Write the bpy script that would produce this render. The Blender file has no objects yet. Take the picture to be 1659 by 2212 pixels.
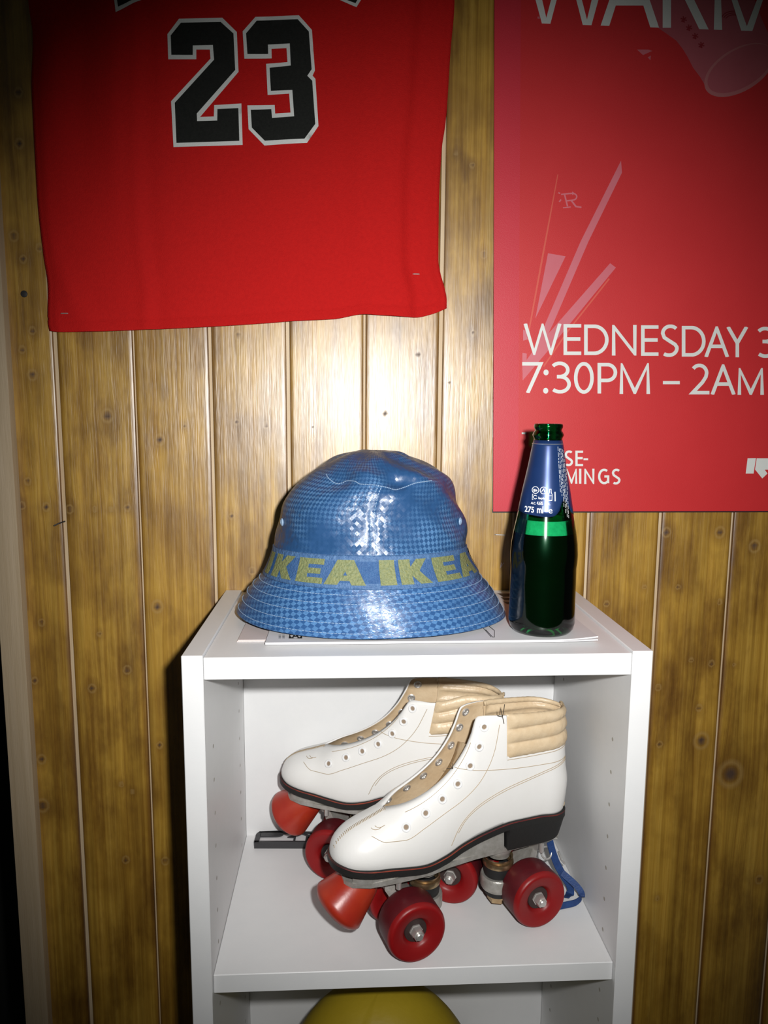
import bpy, bmesh, math, random
import numpy as np
from mathutils import Vector, Matrix

random.seed(7)
sc = bpy.context.scene
COL = sc.collection
H = 1.06                      # height of the bookcase top above the floor; z values below are relative to it

# ------------------------------------------------------------------ camera
F, CX, CY, CZ, YAW, PIT, ROL = 1563.92, -0.0625, -0.8135, 0.2005, -0.0518, -0.1355, 0.0065
def cam_axes():
    c, s = math.cos(YAW), math.sin(YAW); R1 = np.array([[c, s, 0], [-s, c, 0], [0, 0, 1]])
    c, s = math.cos(PIT), math.sin(PIT); R2 = np.array([[1, 0, 0], [0, c, s], [0, -s, c]])
    R = R2 @ R1; c, s = math.cos(ROL), math.sin(ROL)
    return c * R[0] + s * R[2], R[1], c * R[2] - s * R[0]
CR, CF, CU = cam_axes()
CP = np.array([CX, CY, CZ + H])
cd = bpy.data.cameras.new('camera'); cam = bpy.data.objects.new('camera', cd); COL.objects.link(cam)
cd.sensor_fit = 'VERTICAL'; cd.sensor_height = 24.0; cd.lens = F * 24.0 / 2212.0
cd.clip_start = 0.01; cd.clip_end = 50
cam.matrix_world = Matrix(((CR[0], CU[0], -CF[0], CP[0]), (CR[1], CU[1], -CF[1], CP[1]), (CR[2], CU[2], -CF[2], CP[2]), (0, 0, 0, 1)))
sc.camera = cam
def P(px, py, Y):
    """point of the plane y = Y that is seen at a photo pixel"""
    d = CF + CR * (px - 829.5) / F - CU * (py - 1106) / F
    return CP + d * (Y - CP[1]) / d[1]
def PZ(px, py, z):
    d = CF + CR * (px - 829.5) / F - CU * (py - 1106) / F
    return CP + d * (z + H - CP[2]) / d[2]

# ------------------------------------------------------------------ world, flash, exposure
w = bpy.data.worlds.new('world'); sc.world = w; w.use_nodes = True
w.node_tree.nodes['Background'].inputs[0].default_value = (0.90, 1.0, 0.85, 1)
w.node_tree.nodes['Background'].inputs[1].default_value = 0.020
FLASH = Vector((-0.012, -0.800, H + 0.232))
ld = bpy.data.lights.new('camera_flash', 'SPOT'); lo = bpy.data.objects.new('camera_flash', ld); COL.objects.link(lo)
ld.energy = 30.5; ld.color = (1.0, 0.99, 0.97); ld.shadow_soft_size = 0.011
ld.spot_size = math.radians(84); ld.spot_blend = 1.0
lo.location = FLASH; lo.scale = (1.06, 1.10, 1.0)
aim = Vector((0.030, 0.0, H + 0.055))
lo.rotation_euler = (aim - FLASH).to_track_quat('-Z', 'Y').to_euler()
sc.view_settings.view_transform = 'Standard'; sc.view_settings.look = 'None'
sc.view_settings.exposure = 0.0; sc.view_settings.gamma = 1.0; sc.view_settings.use_curve_mapping = False

# ------------------------------------------------------------------ helpers
def pchip(pts):
    xs = np.array([p[0] for p in pts], float); ys = np.array([p[1] for p in pts], float)
    h = np.diff(xs); d = np.diff(ys) / h; m = np.zeros(len(xs)); m[0] = d[0]; m[-1] = d[-1]
    for i in range(1, len(xs) - 1):
        if d[i - 1] * d[i] > 0:
            w1 = 2 * h[i] + h[i - 1]; w2 = h[i] + 2 * h[i - 1]; m[i] = (w1 + w2) / (w1 / d[i - 1] + w2 / d[i])
    def f(x):
        x = min(max(x, xs[0]), xs[-1]); i = min(max(int(np.searchsorted(xs, x)) - 1, 0), len(xs) - 2)
        t = (x - xs[i]) / h[i]
        return float((1 + 2 * t) * (1 - t) ** 2 * ys[i] + t * (1 - t) ** 2 * h[i] * m[i] + t * t * (3 - 2 * t) * ys[i + 1] + t * t * (t - 1) * h[i] * m[i + 1])
    return f
def sstep(a, b, x):
    t = min(max((x - a) / (b - a), 0), 1); return t * t * (3 - 2 * t)

def fill(poly, step):
    """triangles that fill a 2D outline, with inner points every step"""
    from mathutils.geometry import delaunay_2d_cdt
    pts = []
    n = len(poly)
    for i in range(n):
        a = Vector(poly[i]); b = Vector(poly[(i + 1) % n]); k = max(1, int((b - a).length / step))
        pts += [a + (b - a) * j / k for j in range(k)]
    m = len(pts); xs = [p.x for p in pts]; ys = [p.y for p in pts]
    def inside(x, y):
        c = False; j = n - 1
        for i in range(n):
            (xi, yi), (xj, yj) = poly[i], poly[j]
            if (yi > y) != (yj > y) and x < (xj - xi) * (y - yi) / (yj - yi) + xi: c = not c
            j = i
        return c
    g = []
    x = min(xs) + step * .37
    while x < max(xs):
        y = min(ys) + step * .41
        while y < max(ys):
            if inside(x, y) and min((p.x - x) ** 2 + (p.y - y) ** 2 for p in pts) > (step * .45) ** 2: g.append(Vector((x, y)))
            y += step
        x += step
    v, e, f, _, _, _ = delaunay_2d_cdt(pts + g, [(i, (i + 1) % m) for i in range(m)], [], 0, 1e-9)
    out = [t for t in f if inside(sum(v[i].x for i in t) / len(t), sum(v[i].y for i in t) / len(t))]
    return [(p.x, p.y) for p in v], [list(t) for t in out]
class MB:
    def __init__(s): s.v = []; s.f = []; s.m = []; s.uv = {}
    def add(s, vs, fs, m=0):
        b = len(s.v); s.v += [tuple(map(float, p)) for p in vs]
        for f in fs: s.f.append([b + i for i in f]); s.m.append(m)
        return b
    def bm(s, b, m=0):
        b.verts.index_update(); s.add([v.co for v in b.verts], [[v.index for v in f.verts] for f in b.faces], m); b.free(); return s
    def box(s, x0, x1, y0, y1, z0, z1, bev=0.0, m=0, seg=1):
        b = bmesh.new(); bmesh.ops.create_cube(b, size=1)
        for v in b.verts: v.co = Vector(((x0 + x1) / 2 + v.co.x * (x1 - x0), (y0 + y1) / 2 + v.co.y * (y1 - y0), (z0 + z1) / 2 + v.co.z * (z1 - z0)))
        if bev: bmesh.ops.bevel(b, geom=b.edges[:], offset=bev, segments=seg, affect='EDGES', profile=.7)
        return s.bm(b, m)
    def grid(s, rows, m=0, close=False, flip=False):
        n = len(rows[0]); vs = [p for r in rows for p in r]; fs = []
        for i in range(len(rows) - 1):
            for j in range(n if close else n - 1):
                a, b2, c, d = i * n + j, i * n + (j + 1) % n, (i + 1) * n + (j + 1) % n, (i + 1) * n + j
                fs.append([a, d, c, b2] if flip else [a, b2, c, d])
        return s.add(vs, fs, m)
    def lathe(s, prof, org, axis, n=40, m=0, cap0=False, cap1=False, phase=0):
        """prof: (radius, height) pairs along axis"""
        ax = Vector(axis).normalized(); t = Vector((0, 0, 1)) if abs(ax.z) < .9 else Vector((1, 0, 0))
        e1 = ax.cross(t).normalized(); e2 = ax.cross(e1); o = Vector(org); rows = []
        for r, h in prof: rows.append([o + ax * h + (e1 * math.cos(a) + e2 * math.sin(a)) * r for a in [phase + 2 * math.pi * k / n for k in range(n)]])
        b = s.grid(rows, m, close=True)
        if cap0: s.f.append([b + k for k in range(n)][::-1]); s.m.append(m)
        if cap1: s.f.append([b + (len(prof) - 1) * n + k for k in range(n)]); s.m.append(m)
        return s
    def tube(s, pts, r, n=8, m=0, closed=False, flat=None):
        pts = [Vector(p) for p in pts]; N = len(pts); rows = []
        up = Vector((0, 0, 1)); prev = None
        for i in range(N):
            a = pts[(i - 1) % N] if (closed or i > 0) else pts[i]; c = pts[(i + 1) % N] if (closed or i < N - 1) else pts[i]
            t = (c - a).normalized()
            if prev is None:
                e = t.cross(up);
                if e.length < .1: e = t.cross(Vector((1, 0, 0)))
            else: e = prev - t * prev.dot(t)
            e.normalize(); prev = e; e2 = t.cross(e)
            rr = r[i] if isinstance(r, (list, tuple)) else r
            rows.append([pts[i] + (e * math.cos(k * 2 * math.pi / n) + e2 * math.sin(k * 2 * math.pi / n) * (flat or 1)) * rr for k in range(n)])
        if closed: rows.append(rows[0])
        b = s.grid(rows, m, close=True)
        if not closed:
            s.f.append([b + k for k in range(n)][::-1]); s.m.append(m); s.f.append([b + (N - 1) * n + k for k in range(n)]); s.m.append(m)
        return s
    def prism(s, poly, depth, place, m=0):
        """poly 2D, extruded by depth; place(x, y, d) gives the 3D point"""
        n = len(poly); s.add([place(x, y, 0) for x, y in poly] + [place(x, y, depth) for x, y in poly],
              [list(range(n)), list(range(2 * n - 1, n - 1, -1))] + [[i, i + n, (i + 1) % n + n, (i + 1) % n] for i in range(n)], m); return s
    def ring(s, c, nrm, R, r, n=20, k=8, m=0):
        nv = Vector(nrm).normalized(); t = Vector((0, 0, 1)) if abs(nv.z) < .9 else Vector((1, 0, 0)); e1 = nv.cross(t).normalized(); e2 = nv.cross(e1)
        return s.tube([Vector(c) + (e1 * math.cos(a) + e2 * math.sin(a)) * R for a in [2 * math.pi * i / n for i in range(n)]], r, k, m, closed=True)
    def disc(s, c, nrm, R, n=16, m=0):
        nv = Vector(nrm).normalized(); t = Vector((0, 0, 1)) if abs(nv.z) < .9 else Vector((1, 0, 0)); e1 = nv.cross(t).normalized(); e2 = nv.cross(e1)
        s.add([Vector(c) + (e1 * math.cos(a) + e2 * math.sin(a)) * R for a in [2 * math.pi * i / n for i in range(n)]], [list(range(n))], m); return s

def root_of(o):
    while o.parent: o = o.parent
    return o
def obj(name, mb, mats, parent=None, smooth=True, local=False, weld=0.0, sharp=35, fixn=False):
    me = bpy.data.meshes.new(name)
    vs = mb.v
    if parent is not None and not local:
        L = root_of(parent).location; vs = [(x - L.x, y - L.y, z - L.z) for x, y, z in vs]
    me.from_pydata(vs, [], mb.f)
    for mt in (mats if isinstance(mats, (list, tuple)) else [mats]): me.materials.append(mt)
    me.polygons.foreach_set('material_index', mb.m)
    if weld or fixn:
        b = bmesh.new(); b.from_mesh(me)
        if weld: bmesh.ops.remove_doubles(b, verts=b.verts, dist=weld)
        if fixn: bmesh.ops.recalc_face_normals(b, faces=b.faces)
        b.to_mesh(me); b.free()
    if smooth:
        me.polygons.foreach_set('use_smooth', [True] * len(me.polygons))
        if sharp < 180: me.set_sharp_from_angle(angle=math.radians(sharp))
    o = bpy.data.objects.new(name, me); COL.objects.link(o)
    if parent is not None: o.parent = parent
    return o
def tag(o, label=None, cat=None, group=None, kind=None):
    for k, v in (('label', label), ('category', cat), ('group', group), ('kind', kind)):
        if v: o[k] = v
    return o
def thing(name, label, cat, loc, rotz=0, group=None):
    o = bpy.data.objects.new(name, None); COL.objects.link(o); o.empty_display_size = .02
    o.location = loc; o.rotation_euler = (0, 0, rotz); return tag(o, label, cat, group)

# ------------------------------------------------------------------ materials
def mat(name, col, rough=.5, metal=0, spec=.5, coat=0, var=None, var_scale=20, var_amt=.5, bump=0, bump_scale=200, stretch=None, sub=0, sheen=0, detail=4, coat_rough=.1):
    m = bpy.data.materials.new(name); m.use_nodes = True; N = m.node_tree.nodes; L = m.node_tree.links; b = N['Principled BSDF']
    b.inputs['Base Color'].default_value = (*col, 1); b.inputs['Roughness'].default_value = rough; b.inputs['Metallic'].default_value = metal
    b.inputs['Specular IOR Level'].default_value = spec; b.inputs['Coat Weight'].default_value = coat; b.inputs['Coat Roughness'].default_value = coat_rough
    if sub: b.inputs['Subsurface Weight'].default_value = sub; b.inputs['Subsurface Radius'].default_value = (.006, .0015, .001); b.inputs['Subsurface Scale'].default_value = 1.0
    if sheen: b.inputs['Sheen Weight'].default_value = sheen
    tc = N.new('ShaderNodeTexCoord'); vec = tc.outputs['Object']
    if stretch:
        mp = N.new('ShaderNodeMapping'); mp.inputs['Scale'].default_value = stretch; L.new(vec, mp.inputs[0]); vec = mp.outputs[0]
    if var:
        n = N.new('ShaderNodeTexNoise'); n.inputs['Scale'].default_value = var_scale; n.inputs['Detail'].default_value = detail; n.inputs['Roughness'].default_value = .6; L.new(vec, n.inputs['Vector'])
        r = N.new('ShaderNodeValToRGB'); r.color_ramp.elements[0].position = .5 - .28 / max(var_amt, .01) * .5; r.color_ramp.elements[1].position = .5 + .28 / max(var_amt, .01) * .5
        r.color_ramp.elements[0].color = (*var, 1); r.color_ramp.elements[1].color = (*col, 1)
        L.new(n.outputs['Fac'], r.inputs[0]); L.new(r.outputs[0], b.inputs['Base Color'])
    if bump:
        n2 = N.new('ShaderNodeTexNoise'); n2.inputs['Scale'].default_value = bump_scale; n2.inputs['Detail'].default_value = 3; L.new(vec, n2.inputs['Vector'])
        bp = N.new('ShaderNodeBump'); bp.inputs['Strength'].default_value = bump; bp.inputs['Distance'].default_value = .002; L.new(n2.outputs['Fac'], bp.inputs['Height']); L.new(bp.outputs[0], b.inputs['Normal'])
    return m
M = {}
M['white_board'] = mat('white_melamine', (.80, .80, .80), .42, var=(.77, .775, .78), var_scale=60, bump=.03, bump_scale=900)
M['pin_hole'] = mat('pin_hole_dark', (.42, .39, .34), .7)
M['pale_wood'] = mat('pale_raw_wood', (.56, .44, .30), .6, var=(.44, .33, .20), var_scale=6, stretch=(30, 30, 1), bump=.2, bump_scale=40)
M['tongue_wood'] = mat('bare_tongue_wood', (.74, .60, .42), .6, var=(.5, .34, .18), var_scale=8, stretch=(10, 10, 1))
M['dark_void'] = mat('shade_black_recess', (.02, .021, .018), .9, var=(.015, .016, .014))  # near-black colour puts the recess's shade into its walls
M['jersey_red'] = mat('red_jersey_mesh', (.56, .011, .010), .85, spec=.15, var=(.48, .009, .009), var_scale=300, bump=.35, bump_scale=900)
M['jersey_white'] = mat('white_twill', (.72, .74, .72), .8, spec=.2, bump=.2, bump_scale=700)
M['jersey_black'] = mat('black_twill', (.012, .013, .012), .85, spec=.15, var=(.02, .021, .019), var_scale=400, bump=.25, bump_scale=700)
M['poster_red'] = mat('red_poster_print', (.62, .024, .028), .5, spec=.6, var=(.56, .018, .022), var_scale=9, bump=.12, bump_scale=1400)
M['poster_margin'] = mat('crimson_poster_print', (.62, .026, .048), .5, spec=.6, var=(.56, .022, .040), var_scale=12, bump=.12, bump_scale=1400)
M['poster_white'] = mat('white_poster_ink', (.74, .76, .73), .55, bump=.1, bump_scale=1400)
M['poster_pink'] = mat('pink_poster_ink', (.62, .17, .21), .5, var=(.60, .13, .16), var_scale=20)
M['poster_cup'] = mat('dusty_pink_ink', (.50, .12, .15), .5, var=(.44, .09, .11), var_scale=16)
M['poster_cup_rim'] = mat('pale_pink_ink', (.56, .20, .21), .5, var=(.5, .15, .16), var_scale=16)
M['poster_mark'] = mat('dark_red_ink', (.30, .02, .03), .5)
M['poster_faint'] = mat('orange_red_ink', (.66, .10, .07), .5)
M['paper_edge'] = mat('poster_paper_edge', (.05, .03, .03), .8)
M['under_black'] = mat('black_print', (.018, .014, .018), .5)
M['under_white'] = mat('grey_white_print', (.55, .56, .62), .5, var=(.35, .36, .42), var_scale=300)
M['under_brown'] = mat('brown_print', (.16, .10, .06), .5)
M['paper'] = mat('white_booklet_paper', (.70, .69, .70), .55, var=(.66, .65, .66), var_scale=40)
M['paper_pink'] = mat('cream_booklet_paper', (.66, .58, .56), .6, var=(.62, .54, .52), var_scale=40)
M['ink'] = mat('black_print_ink', (.02, .02, .022), .5)
M['ink_grey'] = mat('grey_print_ink', (.22, .23, .25), .5)
M['bar_brown'] = mat('dark_brown_bars', (.06, .03, .02), .5)
M['metal'] = mat('cast_aluminium', (.58, .56, .53), .42, metal=.55, var=(.33, .31, .27), var_scale=110, bump=.2, bump_scale=250)
M['steel'] = mat('bright_steel', (.66, .64, .61), .34, metal=.7)
M['brass'] = mat('tarnished_brass', (.55, .42, .24), .32, metal=.9, var=(.30, .18, .10), var_scale=160)
M['rubber'] = mat('black_rubber', (.012, .012, .012), .55)
M['sole'] = mat('black_sole', (.008, .008, .008), .6, var=(.012, .011, .010), var_scale=80, bump=.1, bump_scale=300)
M['welt'] = mat('dark_red_welt', (.09, .007, .009), .6, var=(.28, .04, .014), var_scale=35, var_amt=1.2)
M['leather'] = mat('white_leather', (.80, .79, .775), .34, spec=.45, var=(.765, .75, .72), var_scale=25, bump=.05, bump_scale=260)
M['lining'] = mat('beige_leather_lining', (.63, .49, .32), .55, var=(.52, .375, .225), var_scale=55, bump=.25, bump_scale=180)
M['collar'] = mat('cracked_beige_leather', (.66, .53, .36), .40, var=(.55, .405, .245), var_scale=70, detail=8, bump=.4, bump_scale=150)
M['thread'] = mat('brown_thread', (.40, .31, .20), .8)
M['dark_thread'] = mat('dark_thread', (.06, .045, .03), .8)
M['eyelet_white'] = mat('white_eyelet', (.78, .78, .78), .3)
M['hole'] = mat('eyelet_hole', (.27, .20, .14), .8)
M['wheel'] = mat('red_wheel_plastic', (.25, .006, .006), .42, spec=.4, sub=.2, var=(.22, .004, .006), var_scale=60, bump=.06, bump_scale=300)
M['wheel_dark'] = mat('dark_red_wheel_tread', (.11, .005, .009), .5, sub=.1, var=(.075, .005, .009), var_scale=90, bump=.1, bump_scale=400)  # tread a darker red than the wheel faces
M['stop'] = mat('orange_red_rubber', (.40, .038, .012), .34, sub=.2, var=(.33, .016, .010), var_scale=45, bump=.05, bump_scale=200)
M['hub'] = mat('hub_dark_bearing', (.035, .02, .018), .6)
M['strap'] = mat('blue_nylon_ribbon', (.012, .055, .20), .6, var=(.008, .03, .12), var_scale=150, bump=.3, bump_scale=700)
M['plastic'] = mat('black_moulded_plastic', (.035, .035, .038), .45, bump=.08, bump_scale=900)
M['yellow'] = mat('mustard_yellow_shell', (.42, .30, .015), .5, var=(.34, .24, .012), var_scale=14, bump=.15, bump_scale=120)
M['nail'] = mat('dark_nail', (.03, .028, .028), .5)
M['thread_wisp'] = mat('pale_wisp', (.62, .55, .58), .8)
M['label_blue'] = mat('blue_foil_label', (.016, .045, .16), .30, metal=.35, spec=.6, var=(.014, .04, .14), var_scale=90)
M['label_ink'] = mat('white_label_ink', (.85, .87, .88), .5)
M['label_silver'] = mat('silver_label_line', (.6, .65, .75), .25, metal=.8)
M['beer'] = mat('dark_beer', (.0025, .0028, .001), .3, spec=.1, var=(.006, .006, .0015), var_scale=25)
M['foam'] = mat('beer_foam', (.50, .52, .48), .8, var=(.34, .36, .33), var_scale=260, bump=.3, bump_scale=500)
M['ribbon'] = mat('blue_grosgrain', (.045, .13, .30), .55, var=(.02, .075, .22), var_scale=60, stretch=(9, 9, 1), bump=.6, bump_scale=160)
M['ribbon_edge'] = mat('navy_ribbon_edge', (.022, .075, .21), .6, var=(.09, .19, .36), var_scale=300, bump=.6, bump_scale=500)
M['olive'] = mat('olive_yellow_weave', (.25, .255, .10), .6, var=(.12, .16, .08), var_scale=420, bump=.7, bump_scale=450)
M['stitch_pale'] = mat('pale_blue_stitching', (.30, .42, .58), .6)

def glass_mat():
    m = bpy.data.materials.new('green_bottle_glass'); m.use_nodes = True; N = m.node_tree.nodes; L = m.node_tree.links
    for n in list(N):
        if n.type != 'OUTPUT_MATERIAL': N.remove(n)
    out = [n for n in N if n.type == 'OUTPUT_MATERIAL'][0]
    tr = N.new('ShaderNodeBsdfTransparent'); tr.inputs[0].default_value = (.12, .72, .42, 1)
    gl = N.new('ShaderNodeBsdfGlossy'); gl.inputs['Roughness'].default_value = .09; gl.inputs[0].default_value = (1, 1, 1, 1)
    fr = N.new('ShaderNodeFresnel'); fr.inputs[0].default_value = 1.52; mx = N.new('ShaderNodeMixShader')
    L.new(fr.outputs[0], mx.inputs[0]); L.new(tr.outputs[0], mx.inputs[1]); L.new(gl.outputs[0], mx.inputs[2]); L.new(mx.outputs[0], out.inputs[0])
    return m
M['glass'] = glass_mat()

def wood_mat():
    m = bpy.data.materials.new('varnished_pine_boards'); m.use_nodes = True; N = m.node_tree.nodes; L = m.node_tree.links; b = N['Principled BSDF']
    def attr(n):
        a = N.new('ShaderNodeAttribute'); a.attribute_name = n; return a.outputs['Fac']
    gx, gz, kd, br = attr('gx'), attr('gz'), attr('kd'), attr('brd')
    def math_(op, a, c=None):
        n = N.new('ShaderNodeMath'); n.operation = op
        for i, v in enumerate((a, c)):
            if v is None: continue
            if isinstance(v, (int, float)): n.inputs[i].default_value = v
            else: L.new(v, n.inputs[i])
        return n.outputs[0]
    def noise(sx, sz, detail=4, rough=.6):
        c = N.new('ShaderNodeCombineXYZ'); L.new(math_('MULTIPLY', gx, sx), c.inputs[0]); L.new(math_('MULTIPLY', br, 37.0), c.inputs[1]); L.new(math_('MULTIPLY', gz, sz), c.inputs[2])
        n = N.new('ShaderNodeTexNoise'); n.inputs['Scale'].default_value = 1; n.inputs['Detail'].default_value = detail; n.inputs['Roughness'].default_value = rough; L.new(c.outputs[0], n.inputs['Vector']); return n.outputs['Fac']
    def ramp(v, stops):
        r = N.new('ShaderNodeValToRGB'); e = r.color_ramp.elements
        while len(e) < len(stops): e.new(.5)
        for k, (p, c) in enumerate(stops): e[k].position = p; e[k].color = (*c, 1) if len(c) == 3 else c
        L.new(v, r.inputs[0]); return r.outputs[0]
    def mix(fac, a, c, mode='MIX'):
        n = N.new('ShaderNodeMix'); n.data_type = 'RGBA'; n.blend_type = mode; n.clamp_factor = True
        if isinstance(fac, (int, float)): n.inputs[0].default_value = fac
        else: L.new(fac, n.inputs[0])
        for i, v in ((6, a), (7, c)):
            if isinstance(v, tuple): n.inputs[i].default_value = (*v, 1)
            else: L.new(v, n.inputs[i])
        return n.outputs[2]
    streak = noise(260, 3.2, 4, .6)
    blotch = noise(30, 9.0, 5, .6)
    fine = noise(1500, 26, 2, .5)
    band = noise(90, 1.3, 3, .55)
    base = ramp(streak, [(.22, (.24, .112, .011)), (.50, (.41, .230, .026)), (.78, (.54, .330, .052))])
    base = mix(ramp(band, [(.35, (0, 0, 0)), (.65, (1, 1, 1))]), base, mix(1.0, base, (1.18, 1.16, 1.15), 'MULTIPLY'))
    dark = mix(1.0, base, (.50, .42, .33), 'MULTIPLY')
    base = mix(ramp(blotch, [(.30, (1, 1, 1)), (.52, (0, 0, 0))]), base, dark)
    cloud = noise(16, 11.0, 4, .55)
    base = mix(ramp(cloud, [(.38, (.75, .75, .75)), (.56, (0, 0, 0))]), base, mix(1.0, base, (.62, .55, .42), 'MULTIPLY'))
    base = mix(ramp(cloud, [(.52, (0, 0, 0)), (.70, (.6, .6, .6))]), base, mix(1.0, base, (1.22, 1.24, 1.32), 'MULTIPLY'))
    base = mix(ramp(fine, [(.3, (.30, .30, .30)), (.55, (0, 0, 0))]), base, mix(1.0, base, (.72, .62, .48), 'MULTIPLY'))
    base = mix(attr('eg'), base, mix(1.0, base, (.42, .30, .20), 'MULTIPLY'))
    halo = ramp(kd, [(.0, (.8, .8, .8)), (.18, (.55, .55, .55)), (.34, (.3, .3, .3)), (.65, (0, 0, 0))])
    base = mix(halo, base, mix(1.0, base, (.52, .42, .30), 'MULTIPLY'))
    ringl = ramp(kd, [(.14, (0, 0, 0)), (.20, (.35, .35, .35)), (.28, (0, 0, 0))])
    base = mix(ringl, base, (.50, .33, .12))
    core = ramp(kd, [(.05, (1, 1, 1)), (.16, (0, 0, 0))])
    base = mix(core, base, (.055, .022, .007))
    L.new(base, b.inputs['Base Color'])
    L.new(math_('ADD', math_('ADD', math_('MULTIPLY', streak, .22), .28), math_('MULTIPLY', core, .35)), b.inputs['Roughness'])
    L.new(math_('SUBTRACT', .85, math_('MULTIPLY', core, .7)), b.inputs['Coat Weight']); b.inputs['Specular IOR Level'].default_value = 1.0
    b.inputs['Coat Weight'].default_value = .85; b.inputs['Coat Roughness'].default_value = .37
    bp = N.new('ShaderNodeBump'); bp.inputs['Strength'].default_value = .35; bp.inputs['Distance'].default_value = .0012
    L.new(math_('ADD', math_('ADD', math_('MULTIPLY', fine, .5), streak), math_('MULTIPLY', noise(70, 16, 3, .5), 2.0)), bp.inputs['Height']); L.new(bp.outputs[0], b.inputs['Normal'])
    return m
M['pine'] = wood_mat()

def weave_mat(name, light, dark, scale, rot, contrast=.5, tilt=.2):
    m = bpy.data.materials.new(name); m.use_nodes = True; N = m.node_tree.nodes; L = m.node_tree.links; b = N['Principled BSDF']
    a = N.new('ShaderNodeAttribute'); a.attribute_name = 'wuv'
    mp = N.new('ShaderNodeMapping'); mp.inputs['Rotation'].default_value = (0, 0, rot); mp.inputs['Scale'].default_value = (scale, scale, 1); L.new(a.outputs['Vector'], mp.inputs[0])
    ck = N.new('ShaderNodeTexChecker'); ck.inputs['Scale'].default_value = 1; ck.inputs[1].default_value = (1, 1, 1, 1); ck.inputs[2].default_value = (0, 0, 0, 1); L.new(mp.outputs[0], ck.inputs['Vector'])
    n = N.new('ShaderNodeTexNoise'); n.inputs['Scale'].default_value = 18; n.inputs['Detail'].default_value = 3; L.new(a.outputs['Vector'], n.inputs['Vector'])
    r = N.new('ShaderNodeValToRGB'); r.color_ramp.elements[0].position = .42; r.color_ramp.elements[1].position = .62; L.new(n.outputs['Fac'], r.inputs[0])
    vis = N.new('ShaderNodeMath'); vis.operation = 'MULTIPLY_ADD'; vis.inputs[1].default_value = 1 - contrast * .6; vis.inputs[2].default_value = contrast * .6; L.new(r.outputs[0], vis.inputs[0])
    f = N.new('ShaderNodeMath'); f.operation = 'MULTIPLY'; L.new(vis.outputs[0], f.inputs[0]); L.new(ck.outputs['Fac'], f.inputs[1])
    n3 = N.new('ShaderNodeTexNoise'); n3.inputs['Scale'].default_value = 400; L.new(a.outputs['Vector'], n3.inputs['Vector'])
    f2 = N.new('ShaderNodeMath'); f2.operation = 'MULTIPLY'; L.new(f.outputs[0], f2.inputs[0]); 
    n3m = N.new('ShaderNodeMath'); n3m.operation = 'MULTIPLY_ADD'; n3m.inputs[1].default_value = 1.2; n3m.inputs[2].default_value = .25; L.new(n3.outputs['Fac'], n3m.inputs[0]); L.new(n3m.outputs[0], f2.inputs[1])
    mx = N.new('ShaderNodeMix'); mx.data_type = 'RGBA'; mx.clamp_factor = True; mx.inputs[6].default_value = (*dark, 1); mx.inputs[7].default_value = (*light, 1); L.new(f2.outputs[0], mx.inputs[0]); L.new(mx.outputs[2], b.inputs['Base Color'])
    b.inputs['Roughness'].default_value = .34; b.inputs['Specular IOR Level'].default_value = .5
    # every tape crossing catches the light at its own slight tilt
    vo = N.new('ShaderNodeTexVoronoi'); vo.inputs['Scale'].default_value = 1; vo.inputs['Randomness'].default_value = 0; vo.voronoi_dimensions = '2D'; L.new(mp.outputs[0], vo.inputs['Vector'])
    sb = N.new('ShaderNodeVectorMath'); sb.operation = 'SUBTRACT'; sb.inputs[1].default_value = (.5, .5, .5); L.new(vo.outputs['Color'], sb.inputs[0])
    sl = N.new('ShaderNodeVectorMath'); sl.operation = 'SCALE'; sl.inputs['Scale'].default_value = tilt; L.new(sb.outputs[0], sl.inputs[0])
    ge = N.new('ShaderNodeNewGeometry'); ad = N.new('ShaderNodeVectorMath'); ad.operation = 'ADD'; L.new(ge.outputs['Normal'], ad.inputs[0]); L.new(sl.outputs[0], ad.inputs[1])
    nz = N.new('ShaderNodeVectorMath'); nz.operation = 'NORMALIZE'; L.new(ad.outputs[0], nz.inputs[0])
    wv = N.new('ShaderNodeBump'); wv.inputs['Strength'].default_value = .35; wv.inputs['Distance'].default_value = .0012; L.new(f2.outputs[0], wv.inputs['Height']); L.new(nz.outputs[0], wv.inputs['Normal']); L.new(wv.outputs[0], b.inputs['Normal'])
    return m
M['hat_crown'] = weave_mat('blue_woven_tarp', (.085, .20, .385), (.021, .072, .185), 290, math.radians(45), .06, .20)
M['hat_brim'] = weave_mat('blue_woven_tarp_brim', (.085, .21, .42), (.024, .082, .22), 270, math.radians(30), .9, .09)

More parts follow.
